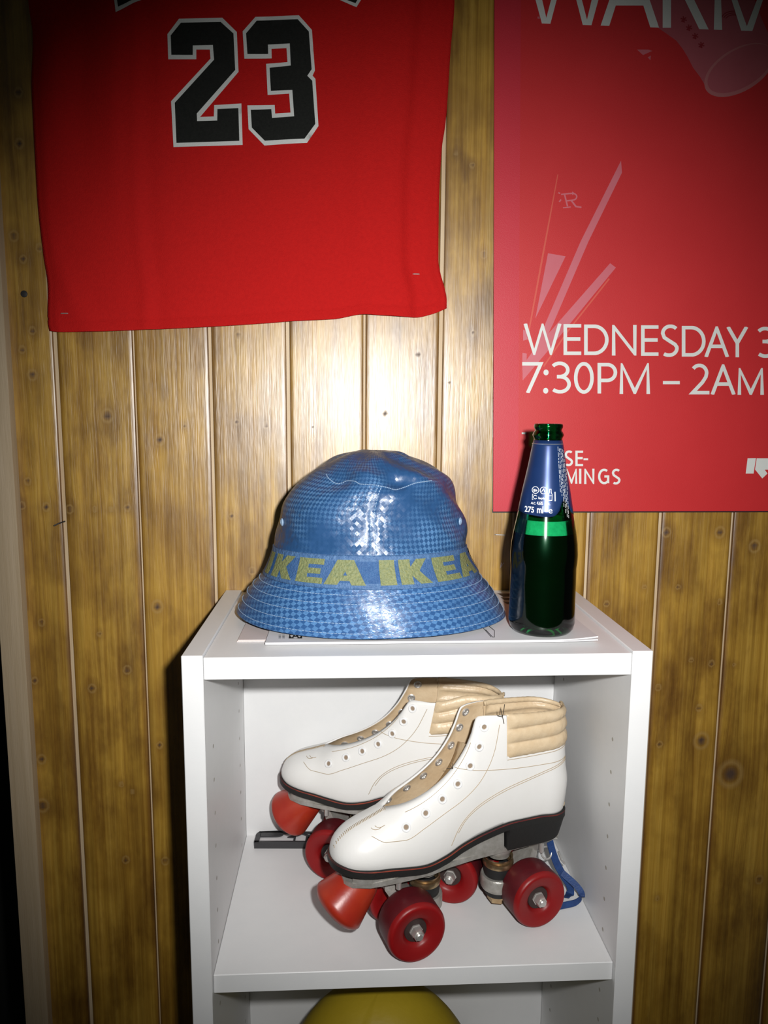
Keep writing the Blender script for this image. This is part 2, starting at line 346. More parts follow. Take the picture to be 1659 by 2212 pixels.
# ------------------------------------------------------------------ wall of pine boards
SEAMS = [(-.4495, 0), (-.3765, .0042), (-.2935, .0016), (-.2115, .0032), (-.127, .0036), (-.043, .0022), (.0415, .0040), (.129, .003), (.2165, .0032), (.3015, .0036), (.3875, .0026),
         (.473, .003), (.558, .003), (.643, .003), (.728, .003)]
KNOTS = [(232, 898, .0050), (345, 950, .0042), (575, 918, .0030), (275, 1447, .0036), (545, 1233, .0032), (500, 1115, .0028), (150, 1100, .0034), (205, 1100, .0024), (240, 1100, .0022), (275, 1097, .0030),
         (100, 1095, .0034), (48, 1092, .003), (70, 714, .0030), (70, 810, .0040), (48, 755, .003), (400, 920, .0022), (515, 725, .0034), (620, 716, .0026), (512, 912, .0026), (675, 923, .0022), (832, 893, .0040), (903, 766, .0036),
         (970, 827, .0026), (1022, 720, .0026), (1020, 358, .0024), (1045, 550, .0030), (985, 330, .002), (1425, 1608, .0030), (1515, 1600, .0070), (1578, 1672, .0110), (1422, 1485, .0030), (1510, 1529, .0032), (1555, 1150, .0046),
         (1440, 1150, .004), (1392, 1267, .0022), (1465, 1268, .0024), (1555, 1300, .0026), (1493, 1425, .0024), (1537, 1433, .003), (1630, 1180, .0050), (1310, 1304, .0028), (1392, 1268, .002), (1586, 1437, .002),
         (199, 1487, .0036), (75, 1470, .0030), (272, 1857, .0034), (286, 1710, .0022), (92, 1740, .0055), (345, 1610, .0030), (357, 1860, .0036), (90, 1640, .0040), (262, 1694, .0024), (42, 310, .0036), (30, 510, .0038), (85, 535, .003), (50, 560, .003),
         (40, 200, .0034), (1640, 1900, .004), (1420, 1940, .0024), (90, 1345, .0030), (215, 1370, .0024), (60, 1040, .003), (340, 1310, .0050)]
def build_wall():
    mb = MB(); gx = []; gz = []; kd = []; brd = []; eg = []
    K = np.array([[*(P(a, b, 0)[[0, 2]]), s] for a, b, s in KNOTS])
    rng = np.random.RandomState(3)
    extra = np.array([[rng.uniform(-.45, .73), rng.choice([rng.uniform(0, .42), rng.uniform(1.75, 2.4)]), rng.uniform(.002, .005)] for _ in range(60)])
    K = np.vstack([K, extra])
    zs = np.concatenate([np.linspace(0, .42, 22), np.arange(.425, 1.76, .005), np.linspace(1.78, 2.4, 24)])
    for i in range(len(SEAMS) - 1):
        x0 = SEAMS[i][0] + SEAMS[i][1] / 2; x1 = SEAMS[i + 1][0] - SEAMS[i + 1][1] / 2
        xin = np.linspace(x0 + .0016, x1 - .0016, 24); xs = np.concatenate([[x0, x0, x0 + .0006], xin, [x1 - .0006, x1, x1]])
        hw = (x1 - x0) / 2; xc = (x0 + x1) / 2
        ys = np.concatenate([[.012, .0022, .0007], .0004 * ((xin - xc) / hw) ** 2 - .0004 + .0002, [.0007, .0022, .012]])
        X, Z = np.meshgrid(xs, zs); Y = np.tile(ys, (len(zs), 1))
        near = K[(K[:, 0] > x0 - .02) & (K[:, 0] < x1 + .02)]
        d = np.full(X.shape, 9.0); G = X.copy(); GZ = Z.copy()
        for kx, kz, s in near:
            inside = x0 <= kx <= x1
            dx = X - kx; dz = (Z - kz) / 1.15; r = np.sqrt(dx * dx + dz * dz) / s
            if inside: d = np.minimum(d, r)
            r2 = np.sqrt(dx * dx + ((Z - kz) / 3.2) ** 2) / s
            if inside: G = G - dx * .55 * np.exp(-(r2 / 1.9) ** 2)
        b0 = rng.uniform(0, 10)
        vs = np.stack([X, Y, Z], -1).reshape(-1, 3)
        n = len(xs); base = len(mb.v); mb.v += [tuple(p) for p in vs]
        for r in range(len(zs) - 1):
            for c in range(n - 1):
                a = base + r * n + c; mb.f.append([a, a + 1, a + n + 1, a + n]); mb.m.append(0)
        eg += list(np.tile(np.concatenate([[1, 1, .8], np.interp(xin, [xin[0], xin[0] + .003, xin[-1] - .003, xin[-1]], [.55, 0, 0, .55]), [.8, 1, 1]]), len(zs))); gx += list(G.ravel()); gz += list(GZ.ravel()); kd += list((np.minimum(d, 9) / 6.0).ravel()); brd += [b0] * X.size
    nb = len(mb.v)
    # bare tongues that show in the gaps between the boards, and the backing behind them
    for x, g in SEAMS[1:-1]: mb.box(x - g / 2 - .002, x + g / 2 + .002, .0034, .011, 0, 2.4, m=1)
    mb.box(-.4495, .80, .0125, .030, 0, 2.4, m=1)
    k = len(mb.v) - nb
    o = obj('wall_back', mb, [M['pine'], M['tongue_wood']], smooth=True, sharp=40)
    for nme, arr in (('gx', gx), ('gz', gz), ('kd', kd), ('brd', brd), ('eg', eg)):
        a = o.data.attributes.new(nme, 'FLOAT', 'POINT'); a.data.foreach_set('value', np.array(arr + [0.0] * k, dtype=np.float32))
    return tag(o, kind='structure')
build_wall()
tag(obj('trim_left', MB().box(-.4490, -.4225, -.012, .010, 0, 2.4, .0012, seg=2), M['pale_wood']), kind='structure')
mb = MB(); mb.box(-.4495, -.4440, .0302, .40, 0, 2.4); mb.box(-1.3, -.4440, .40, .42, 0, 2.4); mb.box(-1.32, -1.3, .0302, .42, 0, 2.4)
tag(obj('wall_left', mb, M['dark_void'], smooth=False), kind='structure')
tag(obj('floor', MB().box(-1.3, .8, -1.6, .42, -.03, 0), mat('dark_floor', (.05, .04, .03), .7, var=(.03, .025, .02), var_scale=8), smooth=False), kind='structure')
tag(obj('ceiling', MB().box(-1.3, .8, -1.6, .42, 2.4, 2.42), mat('dark_ceiling', (.06, .055, .05), .9), smooth=False), kind='structure')

# small things on the boards
def staple(label, c, tilt, ln=.0115, lift=.0012):
    o = thing('staple', label, 'staple', c)
    d = Vector((math.cos(tilt), 0, math.sin(tilt))); c = Vector(c)
    a, b = c - d * ln / 2, c + d * ln / 2; y = Vector((0, 1, 0))
    m_ = MB().tube([a + y * .003, a - y * lift * .6, a + d * .0006 - y * lift, b - d * .0006 - y * lift, b - y * lift * .6, b + y * .003], .00065, 8)
    obj('wire', m_, M['steel'], o); return o
c = P(1080, 1155, 0); staple('small bare staple in the board left of the bottle', (c[0], 0, c[2]), -.05)
c = P(52, 635, 0); o = thing('screw', 'dark round screw head in the board beside the left trim', 'screw', (c[0], 0, c[2]))
obj('screw_head', MB().lathe([(0, -.0012), (.0018, -.0012), (.0034, -.0008), (.0039, .0004), (.0039, .003)], (c[0], 0, c[2]), (0, 1, 0), 24), M['nail'], o)
a = P(121, 1134, 0); b = P(138, 1127, 0)
o = thing('nail', 'thin bent dark nail lying across the pale seam of the left boards', 'nail', ((a[0] + b[0]) / 2, 0, (a[2] + b[2]) / 2))
obj('shank', MB().tube([(a[0], -.006, a[2]), ((a[0] + b[0]) / 2, -.004, (a[2] + b[2]) / 2 + .0004), (b[0], .004, b[2])], .0008, 8), M['nail'], o)
a = P(1080, 1228, 0); o = thing('thread_wisp', 'tiny pale frayed wisp on the board just above the booklets', 'thread', (a[0], 0, a[2]))
obj('fibre', MB().tube([(a[0], .001, a[2]), (a[0] + .001, -.002, a[2] + .003), (a[0] + .0035, -.003, a[2] + .0075)], .00045, 6).tube([(a[0] + .0005, -.001, a[2] + .002), (a[0] + .0006, -.003, a[2] + .0075)], .0004, 6), M['thread_wisp'], o)

# ------------------------------------------------------------------ flat lettering helpers
def stroke(pl, wd, closed=False):
    """centre line -> list of quads (2D), mitred"""
    n = len(pl); L_, R_ = [], []
    p = [np.array(q, float) for q in pl]
    for i in range(n):
        a = p[(i - 1) % n] if (closed or i) else None; c = p[(i + 1) % n] if (closed or i < n - 1) else None
        d1 = (p[i] - a) / (np.linalg.norm(p[i] - a) + 1e-9) if a is not None else None
        d2 = (c - p[i]) / (np.linalg.norm(c - p[i]) + 1e-9) if c is not None else None
        if d1 is None: nn = np.array([-d2[1], d2[0]]); k = 1
        elif d2 is None: nn = np.array([-d1[1], d1[0]]); k = 1
        else:
            n1 = np.array([-d1[1], d1[0]]); n2 = np.array([-d2[1], d2[0]]); nn = n1 + n2
            if np.linalg.norm(nn) < 1e-6: nn = n1
            nn = nn / np.linalg.norm(nn); k = min(1 / max(nn @ n1, .2), 2.6)
        L_.append(p[i] + nn * wd / 2 * k); R_.append(p[i] - nn * wd / 2 * k)
    m_ = n if closed else n - 1
    return [[L_[i], L_[(i + 1) % n], R_[(i + 1) % n], R_[i]] for i in range(m_)]
def arc(cx, cy, rx, ry, a0, a1, n=14):
    return [(cx + rx * math.cos(math.radians(a0 + (a1 - a0) * i / n)), cy + ry * math.sin(math.radians(a0 + (a1 - a0) * i / n))) for i in range(n + 1)]
def glyph(ch, x0, x1, yt, yb, s):
    """strokes of a light humanist capital in the box, y downwards; [(polyline, closed)]"""
    h = s / 2; l, r, t, b = x0 + h, x1 - h, yt + h, yb - h; m = (t + b) / 2; cx = (l + r) / 2; w_ = r - l
    if ch == 'W': return [([(l, yt), (l + w_ * .26, b), (cx, t), (r - w_ * .26, b), (r, yt)], 0)]
    if ch == 'M': return [([(l, yb), (l + w_ * .02, t), (cx, b), (r - w_ * .02, t), (r, yb)], 0)]
    if ch == 'E': return [([(x1, t), (l, t), (l, b), (x1, b)], 0), ([(l, m - .02 * (b - t)), (x1 - w_ * .06, m - .02 * (b - t))], 0)]
    if ch == 'N': return [([(l, yb), (l, t), (r, b), (r, yt)], 0)]
    if ch == 'I': return [([(cx, yt), (cx, yb)], 0)]
    if ch == 'A': return [([(l, yb), (cx, t), (r, yb)], 0), ([(l + w_ * .19, b - (b - t) * .33), (r - w_ * .19, b - (b - t) * .33)], 0)]
    if ch == 'Y': return [([(l, yt), (cx, m + .04 * (b - t)), (r, yt)], 0), ([(cx, m), (cx, yb)], 0)]
    if ch == 'D':
        return [([(l, t), (l + w_ * .38, t)] + arc(l + w_ * .38, m, w_ * .62, (b - t) / 2, -90, 90, 20)[1:] + [(l, b)], 1)]
    if ch == 'P': return [([(l, yb), (l, t), (l + w_ * .5, t)] + arc(l + w_ * .5, t + (b - t) * .29, w_ * .5, (b - t) * .29, -90, 90, 16)[1:] + [(l, t + (b - t) * .58)], 0)]
    if ch == '0': return [(arc(cx, m, w_ / 2, (b - t) / 2, 0, 345, 28), 1)]
    if ch == '7': return [([(x0, t), (r, t), (l + w_ * .22, yb)], 0)]
    if ch == '-': return [([(x0, m), (x1, m)], 0)]
    if ch == '3':
        u = (b - t)
        return [(arc(l + w_ * .42, t + u * .235, w_ * .50, u * .235, 215, 360, 10) + arc(l + w_ * .42, t + u * .235, w_ * .50, u * .235, 0, 90, 8)[1:] + [(l + w_ * .25, t + u * .47)], 0),
                ([(l + w_ * .25, t + u * .47), (l + w_ * .45, t + u * .47)] + arc(l + w_ * .45, t + u * .735, w_ * .55, u * .265, -90, 90, 14)[1:] + arc(l + w_ * .45, t + u * .735, w_ * .6, u * .265, 90, 135, 5)[1:], 0)]
    if ch == '2':
        u = (b - t)
        return [(arc(l + w_ * .46, t + u * .28, w_ * .47, u * .28, 215, 360, 12) + [(l + w_ * .88, t + u * .42), (l + w_ * .66, t + u * .62), (l + w_ * .03, b), (x1, b)], 0)]
    if ch == 'S':
        u = (b - t)
        return [(arc(l + w_ * .56, t + u * .25, w_ * .50, u * .25, 318, 180, 14) + [(l + w_ * .16, t + u * .39), (l + w_ * .5, t + u * .51), (l + w_ * .86, t + u * .63)] + arc(l + w_ * .46, t + u * .76, w_ * .52, u * .24, -10, 128, 14), 0)]
    if ch == 'G':
        return [(arc(cx + w_ * .06, m, w_ * .56, (b - t) / 2, 305, 55, 26) + [(r, b - (b - t) * .08), (r, m), (cx + w_ * .08, m)], 0)]
    return []
def clip(polys, a, b, top=None):
    """cut polygons off below the line y = a + b x, and above y = top + b x"""
    def half(q, f):
        out = []
        for i in range(len(q)):
            p, n_ = q[i], q[(i + 1) % len(q)]; d0, d1 = f(p), f(n_)
            if d0 >= 0: out.append(tuple(p))
            if d0 * d1 < 0: t = d0 / (d0 - d1); out.append((p[0] + (n_[0] - p[0]) * t, p[1] + (n_[1] - p[1]) * t))
        return out
    res = []
    for q in polys:
        q = half(q, lambda p: a + b * p[0] - p[1])
        if top is not None and len(q) > 2: q = half(q, lambda p: p[1] - top - b * p[0])
        if len(q) > 2: res.append(q)
    return res
def flat(mb, quads, Y, m=0):
    for q in quads: mb.add([P(x, y, Y) for x, y in q], [list(range(len(q)))], m)
def thicken(polys, Y, th=.00035):
    """pixel polygons -> very thin raised print on the plane y = Y"""
    mb = MB()
    for qi, q in enumerate(polys):
        pts = [P(x, y, Y - (qi % 23) * 5e-6) for x, y in q]; n = len(pts)
        ar = sum(pts[i][0] * pts[(i + 1) % n][2] - pts[(i + 1) % n][0] * pts[i][2] for i in range(n))
        if ar < 0: pts = pts[::-1]
        mb.add(pts, [list(range(n))])
    return mb

# ------------------------------------------------------------------ jersey
J_L = [(57, 0), (66, 64), (64, 192), (67, 256), (75, 409), (89.5, 549), (99, 613), (99, 693), (104, 714)]
J_R = [(984, 0), (976, 96), (965, 256), (956, 320), (950, 440), (949, 560), (954, 590), (962, 618), (967, 645), (967, 665)]
J_B = [(104, 714), (130, 717), (160, 717), (287, 713), (447, 706), (575, 698), (639, 693), (722, 689), (786, 679), (831, 682), (895, 685), (939, 676), (967, 664)]
YJ = -.010
jl = sorted([(P(a, b, YJ)[2], P(a, b, YJ)[0]) for a, b in J_L]); jr = sorted([(P(a, b, YJ)[2], P(a, b, YJ)[0]) for a, b in J_R]); jb = [(P(a, b, YJ)[0], P(a, b, YJ)[2]) for a, b in J_B]
xm = (jl[-1][1] + jr[-1][1]) / 2
jl += [(H + .74, jl[-1][1] + .012), (H + .86, xm - .165), (H + 1.0, xm - .15)]; jr += [(H + .74, jr[-1][1] - .012), (H + .86, xm + .165), (H + 1.0, xm + .15)]
fl, fr_, fb = pchip(jl), pchip(jr), pchip(jb)
def jersey_y(x, z):
    l, r = fl(z), fr_(z); s = (x - l) / (r - l); zr = z - H
    y = -.009
    g = lambda c, wd: math.exp(-((s - c) / wd) ** 2)
    up = sstep(.30, .62, zr)
    y -= .0055 * g(.055 + .0 * zr, .035) * sstep(.42, .58, zr)
    y += .004 * g(.115, .035) * sstep(.36, .60, zr)
    y -= .0025 * g(.20, .03) * sstep(.33, .5, zr)
    y -= .0018 * g(.245, .018); y += .0012 * g(.275, .02)
    y -= .0022 * g(.60 + .05 * zr, .05) * up
    y -= .0035 * g(.86, .045); y += .0045 * sstep(.895, .925, s) ; y -= .002 * g(.80, .03)
    y -= .003 * math.exp(-(((s - .04) * .42 + (zr - .335) * .55) / .016) ** 2) * sstep(.02, .06, s) * (1 - sstep(.10, .2, s)) * (1 - sstep(.38, .44, zr))
    zb = fb(x); dz = z - zb
    y += .0008 * math.exp(-((dz - .0125) / .0012) ** 2); y -= .0012 * (1 - sstep(0, .012, dz))
    y += .004 * (1 - sstep(0, .03, s)) + .004 * sstep(.975, 1, s)
    return min(y, -.0028)
def build_jersey():
    xb = P(104, 714, YJ); o = thing('basketball_jersey', 'red sleeveless basketball jersey with black 23, stapled to the board wall', 'jersey', (xm, YJ, fb(xm)))
    rows = []; NS, NT = 120, 150
    ztop = H + 1.0
    for j in range(NT + 1):
        t = (j / NT) ** 1.25; row = []
        for i in range(NS + 1):
            s = i / NS; x = fl(fb(xm)) * (1 - s) + fr_(fb(xm)) * s
            for _ in range(3):
                zb = fb(x); z = zb + t * (ztop - zb)
                neck = .11 * math.exp(-((s - .5) / .16) ** 4) * sstep(.86, 1, t); z -= neck
                x = fl(z) * (1 - s) + fr_(z) * s
            row.append((x, jersey_y(x, z), z))
        rows.append(row)
    mb = MB(); mb.grid(rows)
    body = obj('jersey_cloth', mb, M['jersey_red'], o, sharp=180); sd = body.modifiers.new('thickness', 'SOLIDIFY'); sd.thickness = .0012; sd.offset = -1
    def decal(poly, off):
        v2, f2 = fill([(P(x, y, YJ)[0], P(x, y, YJ)[2]) for x, y in poly], .006)
        m2 = MB(); m2.add([(x, jersey_y(x, z) - off, z) for x, z in v2], f2)
        a_ = f2[0]; q = [Vector((*v2[i], 0)) for i in a_]
        if (q[1] - q[0]).cross(q[2] - q[0]).z < 0: m2.f = [t[::-1] for t in m2.f]
        return m2
    def z6(pts, ox): return [(ox + x / 6.91, 20 + y / 6.9125) for x, y in pts]
    two_o = z6([(325, 148), (970, 132), (1187, 345), (1213, 940), (640, 1612), (845, 1606), (850, 1436), (1255, 1412), (1274, 2030), (243, 2062), (207, 1378), (795, 742), (785, 607), (583, 607), (583, 752), (165, 753), (152, 378)], 340)
    two_i = z6([(355, 212), (948, 200), (1138, 372), (1165, 915), (592, 1565), (597, 1678), (897, 1668), (900, 1498), (1212, 1484), (1226, 1972), (290, 2003), (264, 1405), (850, 762), (832, 543), (532, 550), (532, 692), (213, 690), (204, 400)], 340)
    three_o = z6([(290, 120), (940, 113), (1133, 325), (1177, 925), (1143, 1003), (1185, 1050), (1230, 1750), (1060, 2003), (425, 2040), (188, 1795), (170, 1440), (578, 1438), (585, 1566), (815, 1557), (795, 1275), (473, 1287), (450, 822), (770, 806), (755, 597), (530, 600), (533, 742), (125, 742), (100, 335)], 510)
    three_i = z6([(312, 180), (922, 176), (1088, 355), (1130, 912), (1065, 1012), (1138, 1082), (1183, 1722), (1022, 1945), (432, 1972), (238, 1775), (222, 1508), (528, 1502), (540, 1635), (870, 1615), (843, 1225), (522, 1230), (503, 885), (820, 862), (805, 533), (478, 540), (482, 680), (172, 678), (152, 370)], 510)
    for nm, oi, ii in (('jersey_digit', two_o, two_i), ('jersey_digit', three_o, three_i)):
        d = obj(nm, decal(ii, .0024), M['jersey_black'], o, sharp=180); tag(d, 'black block digit ' + ('two' if oi is two_o else 'three'))
        tag(obj('digit_outline', decal(oi, .0018), M['jersey_white'], d, sharp=180), 'white edge of the digit')
    la_o = [(252, 30), (248, -4), (240, -70), (318, -104), (330, -10), (305, 1)]; la_i = [(257.5, 18.5), (254, -4), (247, -66), (313, -95), (324, -14), (288, 3)]
    lb_o = [(730, -1), (770, 17), (783, -3), (812, -60), (730, -95), (705, -12)]; lb_i = [(745, 0), (768, 9), (775, -3), (803, -57), (733, -88), (712, -14)]
    for oo, ii in ((la_o, la_i), (lb_o, lb_i)):
        d = obj('jersey_letter', decal(ii, .0024), M['jersey_black'], o, sharp=180); obj('letter_outline', decal(oo, .0018), M['jersey_white'], d, sharp=180)
    for px, py, lab in ((900, 590, 'bright staple through the right bottom hem of the red jersey'), (139, 677, 'dull staple through the left bottom corner of the red jersey')):
        p = P(px, py, -.011); staple(lab, (p[0], jersey_y(p[0], p[2]) - .0004, p[2]), .0 if px > 500 else .02, .0066)
build_jersey()

# ------------------------------------------------------------------ posters
def build_posters():
    YP = -.0045
    A = P(1065.3, 1105, YP); B = P(1659, 1104, YP); T = P(1068, 0, YP)
    ex = (B - A) / np.linalg.norm(B - A); ez = (T - A) / np.linalg.norm(T - A)
    wdt, hgt = .50, .80
    o = thing('poster', 'red event poster with white lettering on the right of the wall', 'poster', (A[0] + wdt / 2, YP, A[2]))
    front = lambda u, v, y: A + ex * u + ez * v + np.array([0, y - YP, 0])
    mb = MB(); q = [(0, 0), (wdt, 0), (wdt, hgt), (0, hgt)]
    mb.add([front(u, v, YP) for u, v in q], [[0, 1, 2, 3]], 0)
    mb.add([front(u, v, YP) for u, v in q] + [front(u, v, YP + .0016) for u, v in q], [[0, 4, 5, 1], [1, 5, 6, 2], [2, 6, 7, 3], [3, 7, 4, 0], [7, 6, 5, 4]], 1)
    sh = obj('sheet', mb, [M['poster_red'], M['paper_edge']], o, smooth=False)
    y1, y2, y3 = YP - .0002, YP - .0004, YP - .0006
    mb = MB(); e = P(1131, 700, YP); wm = (e - A) @ ex
    mb.add([front(u, v, y1) for u, v in [(0.0002, .0002), (wm, .0002), (wm - .001, hgt), (0.0002, hgt)]], [[0, 1, 2, 3]])
    obj('margin_strip', mb, M['poster_margin'], o, smooth=False)
    el = [(1597 + 84 * math.cos(a) * .857 + 46 * math.sin(a) * .515, 151 - 84 * math.cos(a) * .515 + 46 * math.sin(a) * .857) for a in [2 * math.pi * k / 40 for k in range(40)]]
    cup = [(1372, -120), (1395, 10), (1421, 60), (1439, 72), (1461, 88), (1475, 106), (1486, 124), (1497, 146), (1513, 167), (1524, 186), (1560, 205), (1620, 120), (1668, 90), (1645, 40), (1630, 0), (1600, -120)]
    c = obj('cup_picture', thicken([cup], y1), M['poster_cup'], o, smooth=False)
    obj('cup_opening', thicken([el], y2), M['poster_cup_rim'], c, smooth=False)
    el2 = [(1599 + 79 * math.cos(a) * .857 + 40 * math.sin(a) * .515, 148 - 79 * math.cos(a) * .515 + 40 * math.sin(a) * .857) for a in [2 * math.pi * k / 40 for k in range(40)]]
    obj('cup_inside', thicken([el2], y3), M['poster_cup'], c, smooth=False)
    for x, y in ((1477, 42), (1488.5, 60), (1502, 78), (1515, 97)):
        st = []
        for a in (20, 80, 140): d = 7; st += stroke([(x - d * math.cos(math.radians(a)), y - d * math.sin(math.radians(a))), (x + d * math.cos(math.radians(a)), y + d * math.sin(math.radians(a)))], 2.6)
        obj('cup_mark', thicken(st + stroke([(x - 5, y + 3), (x + 2, y + 6)], 2.4), y2 - .0001), M['poster_mark'], c, smooth=False)
    for a0, a1 in ((200, 330), (190, 300), (210, 340)):
        k = a0 - 190; obj('cup_line', thicken(stroke(arc(1585, 40 + k * .4, 26 - k * .3, 16, a0, a1, 10), 1.8), y2 - .0001), M['poster_mark'], c, smooth=False)
    rays = [[(1341.5, 347), (1343.5, 373), (1271, 522), (1195, 699), (1150, 792), (1140, 800), (1178, 699), (1254, 522)],
            [(1183.7, 547), (1221.7, 553.6), (1156.4, 688)],
            [(1318, 568.5), (1330.3, 578), (1180, 762), (1129, 822), (1128.5, 790), (1150, 760)],
            [(1128.5, 762), (1138, 764), (1137, 785), (1145, 790), (1128, 800)], [(1130, 712), (1135, 714), (1140, 733), (1130, 736)],
            [(1376, 107), (1400, 107), (1409, 110), (1389, 119)], [(1399, 124), (1406, 120), (1405, 130)], [(1161, 36), (1166, 36), (1166, 41), (1161, 40)]]
    R_ = [([(1226, 446), (1219, 418)], 3.2), ([(1212, 420), (1236, 417.5)] + arc(1236, 425, 10, 7.5, -90, 90, 8) + [(1222, 434)], 3.0), ([(1234, 433), (1244, 446), (1256, 448)], 3.6), ([(1216, 449), (1233, 447)], 2.2), ([(1206, 416), (1210, 418)], 3), ([(1208, 436), (1212, 431)], 3)]
    for pl, sw in R_: rays += stroke(pl, sw)
    for k_, r_ in enumerate(rays[:3]): obj('printed_ray', thicken([r_], y2 - .00003 * (k_ + 1)), M['poster_pink'], o, smooth=False)
    for r_ in rays[3:8]: obj('printed_shard', thicken([r_], y2 - .00002), M['poster_pink'], o, smooth=False)
    obj('serif_letter', thicken(rays[8:-2], y2), M['poster_pink'], o, smooth=False)
    obj('serif_letter', thicken(rays[-2:], y2), M['poster_pink'], o, smooth=False)
    obj('faint_ray', thicken([[(1204, 377), (1206, 377), (1173, 560), (1143, 720), (1140, 720), (1169, 560)]], y1 - .0001), M['poster_faint'], o, smooth=False)
    obj('faint_ray', thicken(stroke([(1316, 602), (1226, 716), (1174, 792)], 3.2), y1 - .0001), M['poster_faint'], o, smooth=False)
    def line(chars, s):
        out = []
        for ch, x0, x1, yt, yb in chars:
            for pl, cl in glyph(ch, x0, x1, yt, yb, s): out += clip(stroke(pl, s * 1.06, bool(cl)), yb, 0, yt)
        return out
    big = []
    for pl in ([(1138, -105), (1180, 62), (1224, -105), (1268, 66), (1312, -105)], [(1304, 64), (1360, -105), (1417, 68)], [(1325, 3), (1395, 3)], [(1440.5, 60), (1440.5, -105), (1475, -105), (1495, -85), (1495, -50), (1475, -30), (1440, -28)], [(1475, -30), (1523, 68)], [(1551, 64.5), (1551, -105), (1613, 80), (1680, -105), (1680, 70)]):
        big += stroke(pl, 18)
    obj('lettering', thicken(clip(big, 51 - 1180 * .036, .036), y3 - .0001), M['poster_white'], o, smooth=False)
    l1 = line([('W', 1131, 1213, 699, 767), ('E', 1217.5, 1255.5, 700, 767), ('D', 1262, 1314.5, 701, 767), ('N', 1322, 1375, 702, 768), ('E', 1385, 1422.5, 702.7, 768.6), ('S', 1426, 1466.5, 701, 771), ('D', 1473, 1524, 704, 770.3), ('A', 1521.5, 1575, 705, 771.3), ('Y', 1569, 1616.5, 706, 771.7), ('3', 1635, 1676, 706, 773)], 7.3)
    l1 += line([('7', 1128, 1172, 782, 849), ('3', 1190.5, 1233, 781, 850), ('0', 1240, 1282.5, 782, 850.5), ('P', 1291, 1333, 784, 850), ('M', 1338.5, 1404, 784.5, 851), ('-', 1432, 1468.5, 823, 830), ('2', 1491.5, 1532.5, 785.6, 852), ('A', 1535, 1589, 787, 852.5), ('M', 1593.5, 1650, 795, 853)], 7.3)
    for cx_, cy_ in ((1179.5, 804.5), (1178.8, 844)): l1.append(arc(cx_, cy_, 5.6, 6.3, 0, 340, 16))
    obj('lettering', thicken(l1, y3), M['poster_white'], o, smooth=False)
    l2 = line([('S', 1219, 1238, 973, 1007), ('E', 1243, 1259.5, 973.5, 1007), ('-', 1260.5, 1270.5, 990, 994), ('M', 1222, 1247, 1012.5, 1045), ('I', 1251, 1255.6, 1012.5, 1045), ('N', 1262, 1284, 1012.5, 1045.5), ('G', 1292, 1316, 1012.5, 1046), ('S', 1321, 1340.5, 1012.5, 1046.5)], 4.6)
    obj('printed_dash', thicken([[(1127, 934), (1137, 934), (1137, 938), (1127, 938)]], y3), M['poster_white'], o, smooth=False)
    obj('lettering', thicken(l2, y3), M['poster_white'], o, smooth=False)
    lg = [[(1615, 990), (1633, 989.6), (1627.8, 1023), (1610.8, 1023)], [(1634.6, 990), (1690, 990), (1686, 1014), (1652, 1014.8), (1657.9, 1022.9), (1646.6, 1033.5), (1631, 1014.3)]]
    obj('logo', thicken(lg, y3), M['poster_white'], o, smooth=False)
    # the older poster it covers
    Y2 = -.0018; a0 = P(1063.6, 1107.5, Y2); a1 = P(1068.6, 170, Y2); ez2 = (a1 - a0) / np.linalg.norm(a1 - a0)
    o2 = thing('poster', 'black and white poster edge showing along the left side behind the red poster', 'poster', (a0[0] + .2, Y2, a0[2]))
    f2 = lambda u, v: a0 + ex * u + ez2 * v
    mb = MB(); q = [(0, 0), (.47, 0), (.47, .60), (0, .60)]
    mb.add([f2(u, v) for u, v in q] + [f2(u, v) + np.array([0, .0008, 0]) for u, v in q], [[0, 1, 2, 3], [0, 4, 5, 1], [1, 5, 6, 2], [2, 6, 7, 3], [3, 7, 4, 0], [7, 6, 5, 4]])
    obj('sheet', mb, M['under_black'], o2, smooth=False)
    def vof(py): return (P(1066, py, Y2) - a0) @ ez2
    for ya, yb, mt in ((545, 571, 'under_white'), (645, 672, 'under_white'), (687, 694, 'under_white'), (698, 704, 'under_white'), (709, 721, 'under_white'), (724, 738, 'under_white'), (838, 858, 'under_white'), (862, 886, 'under_white'), (891, 945, 'under_white'), (947, 1100, 'under_brown')):
        va, vb = vof(yb), vof(ya); m_ = MB(); m_.add([f2(u, v) + np.array([0, -.0002, 0]) for u, v in ((0, va), (.006, va), (.006, vb), (0, vb))], [[0, 1, 2, 3]])
        obj('printed_patch', m_, M[mt], o2, smooth=False)
build_posters()

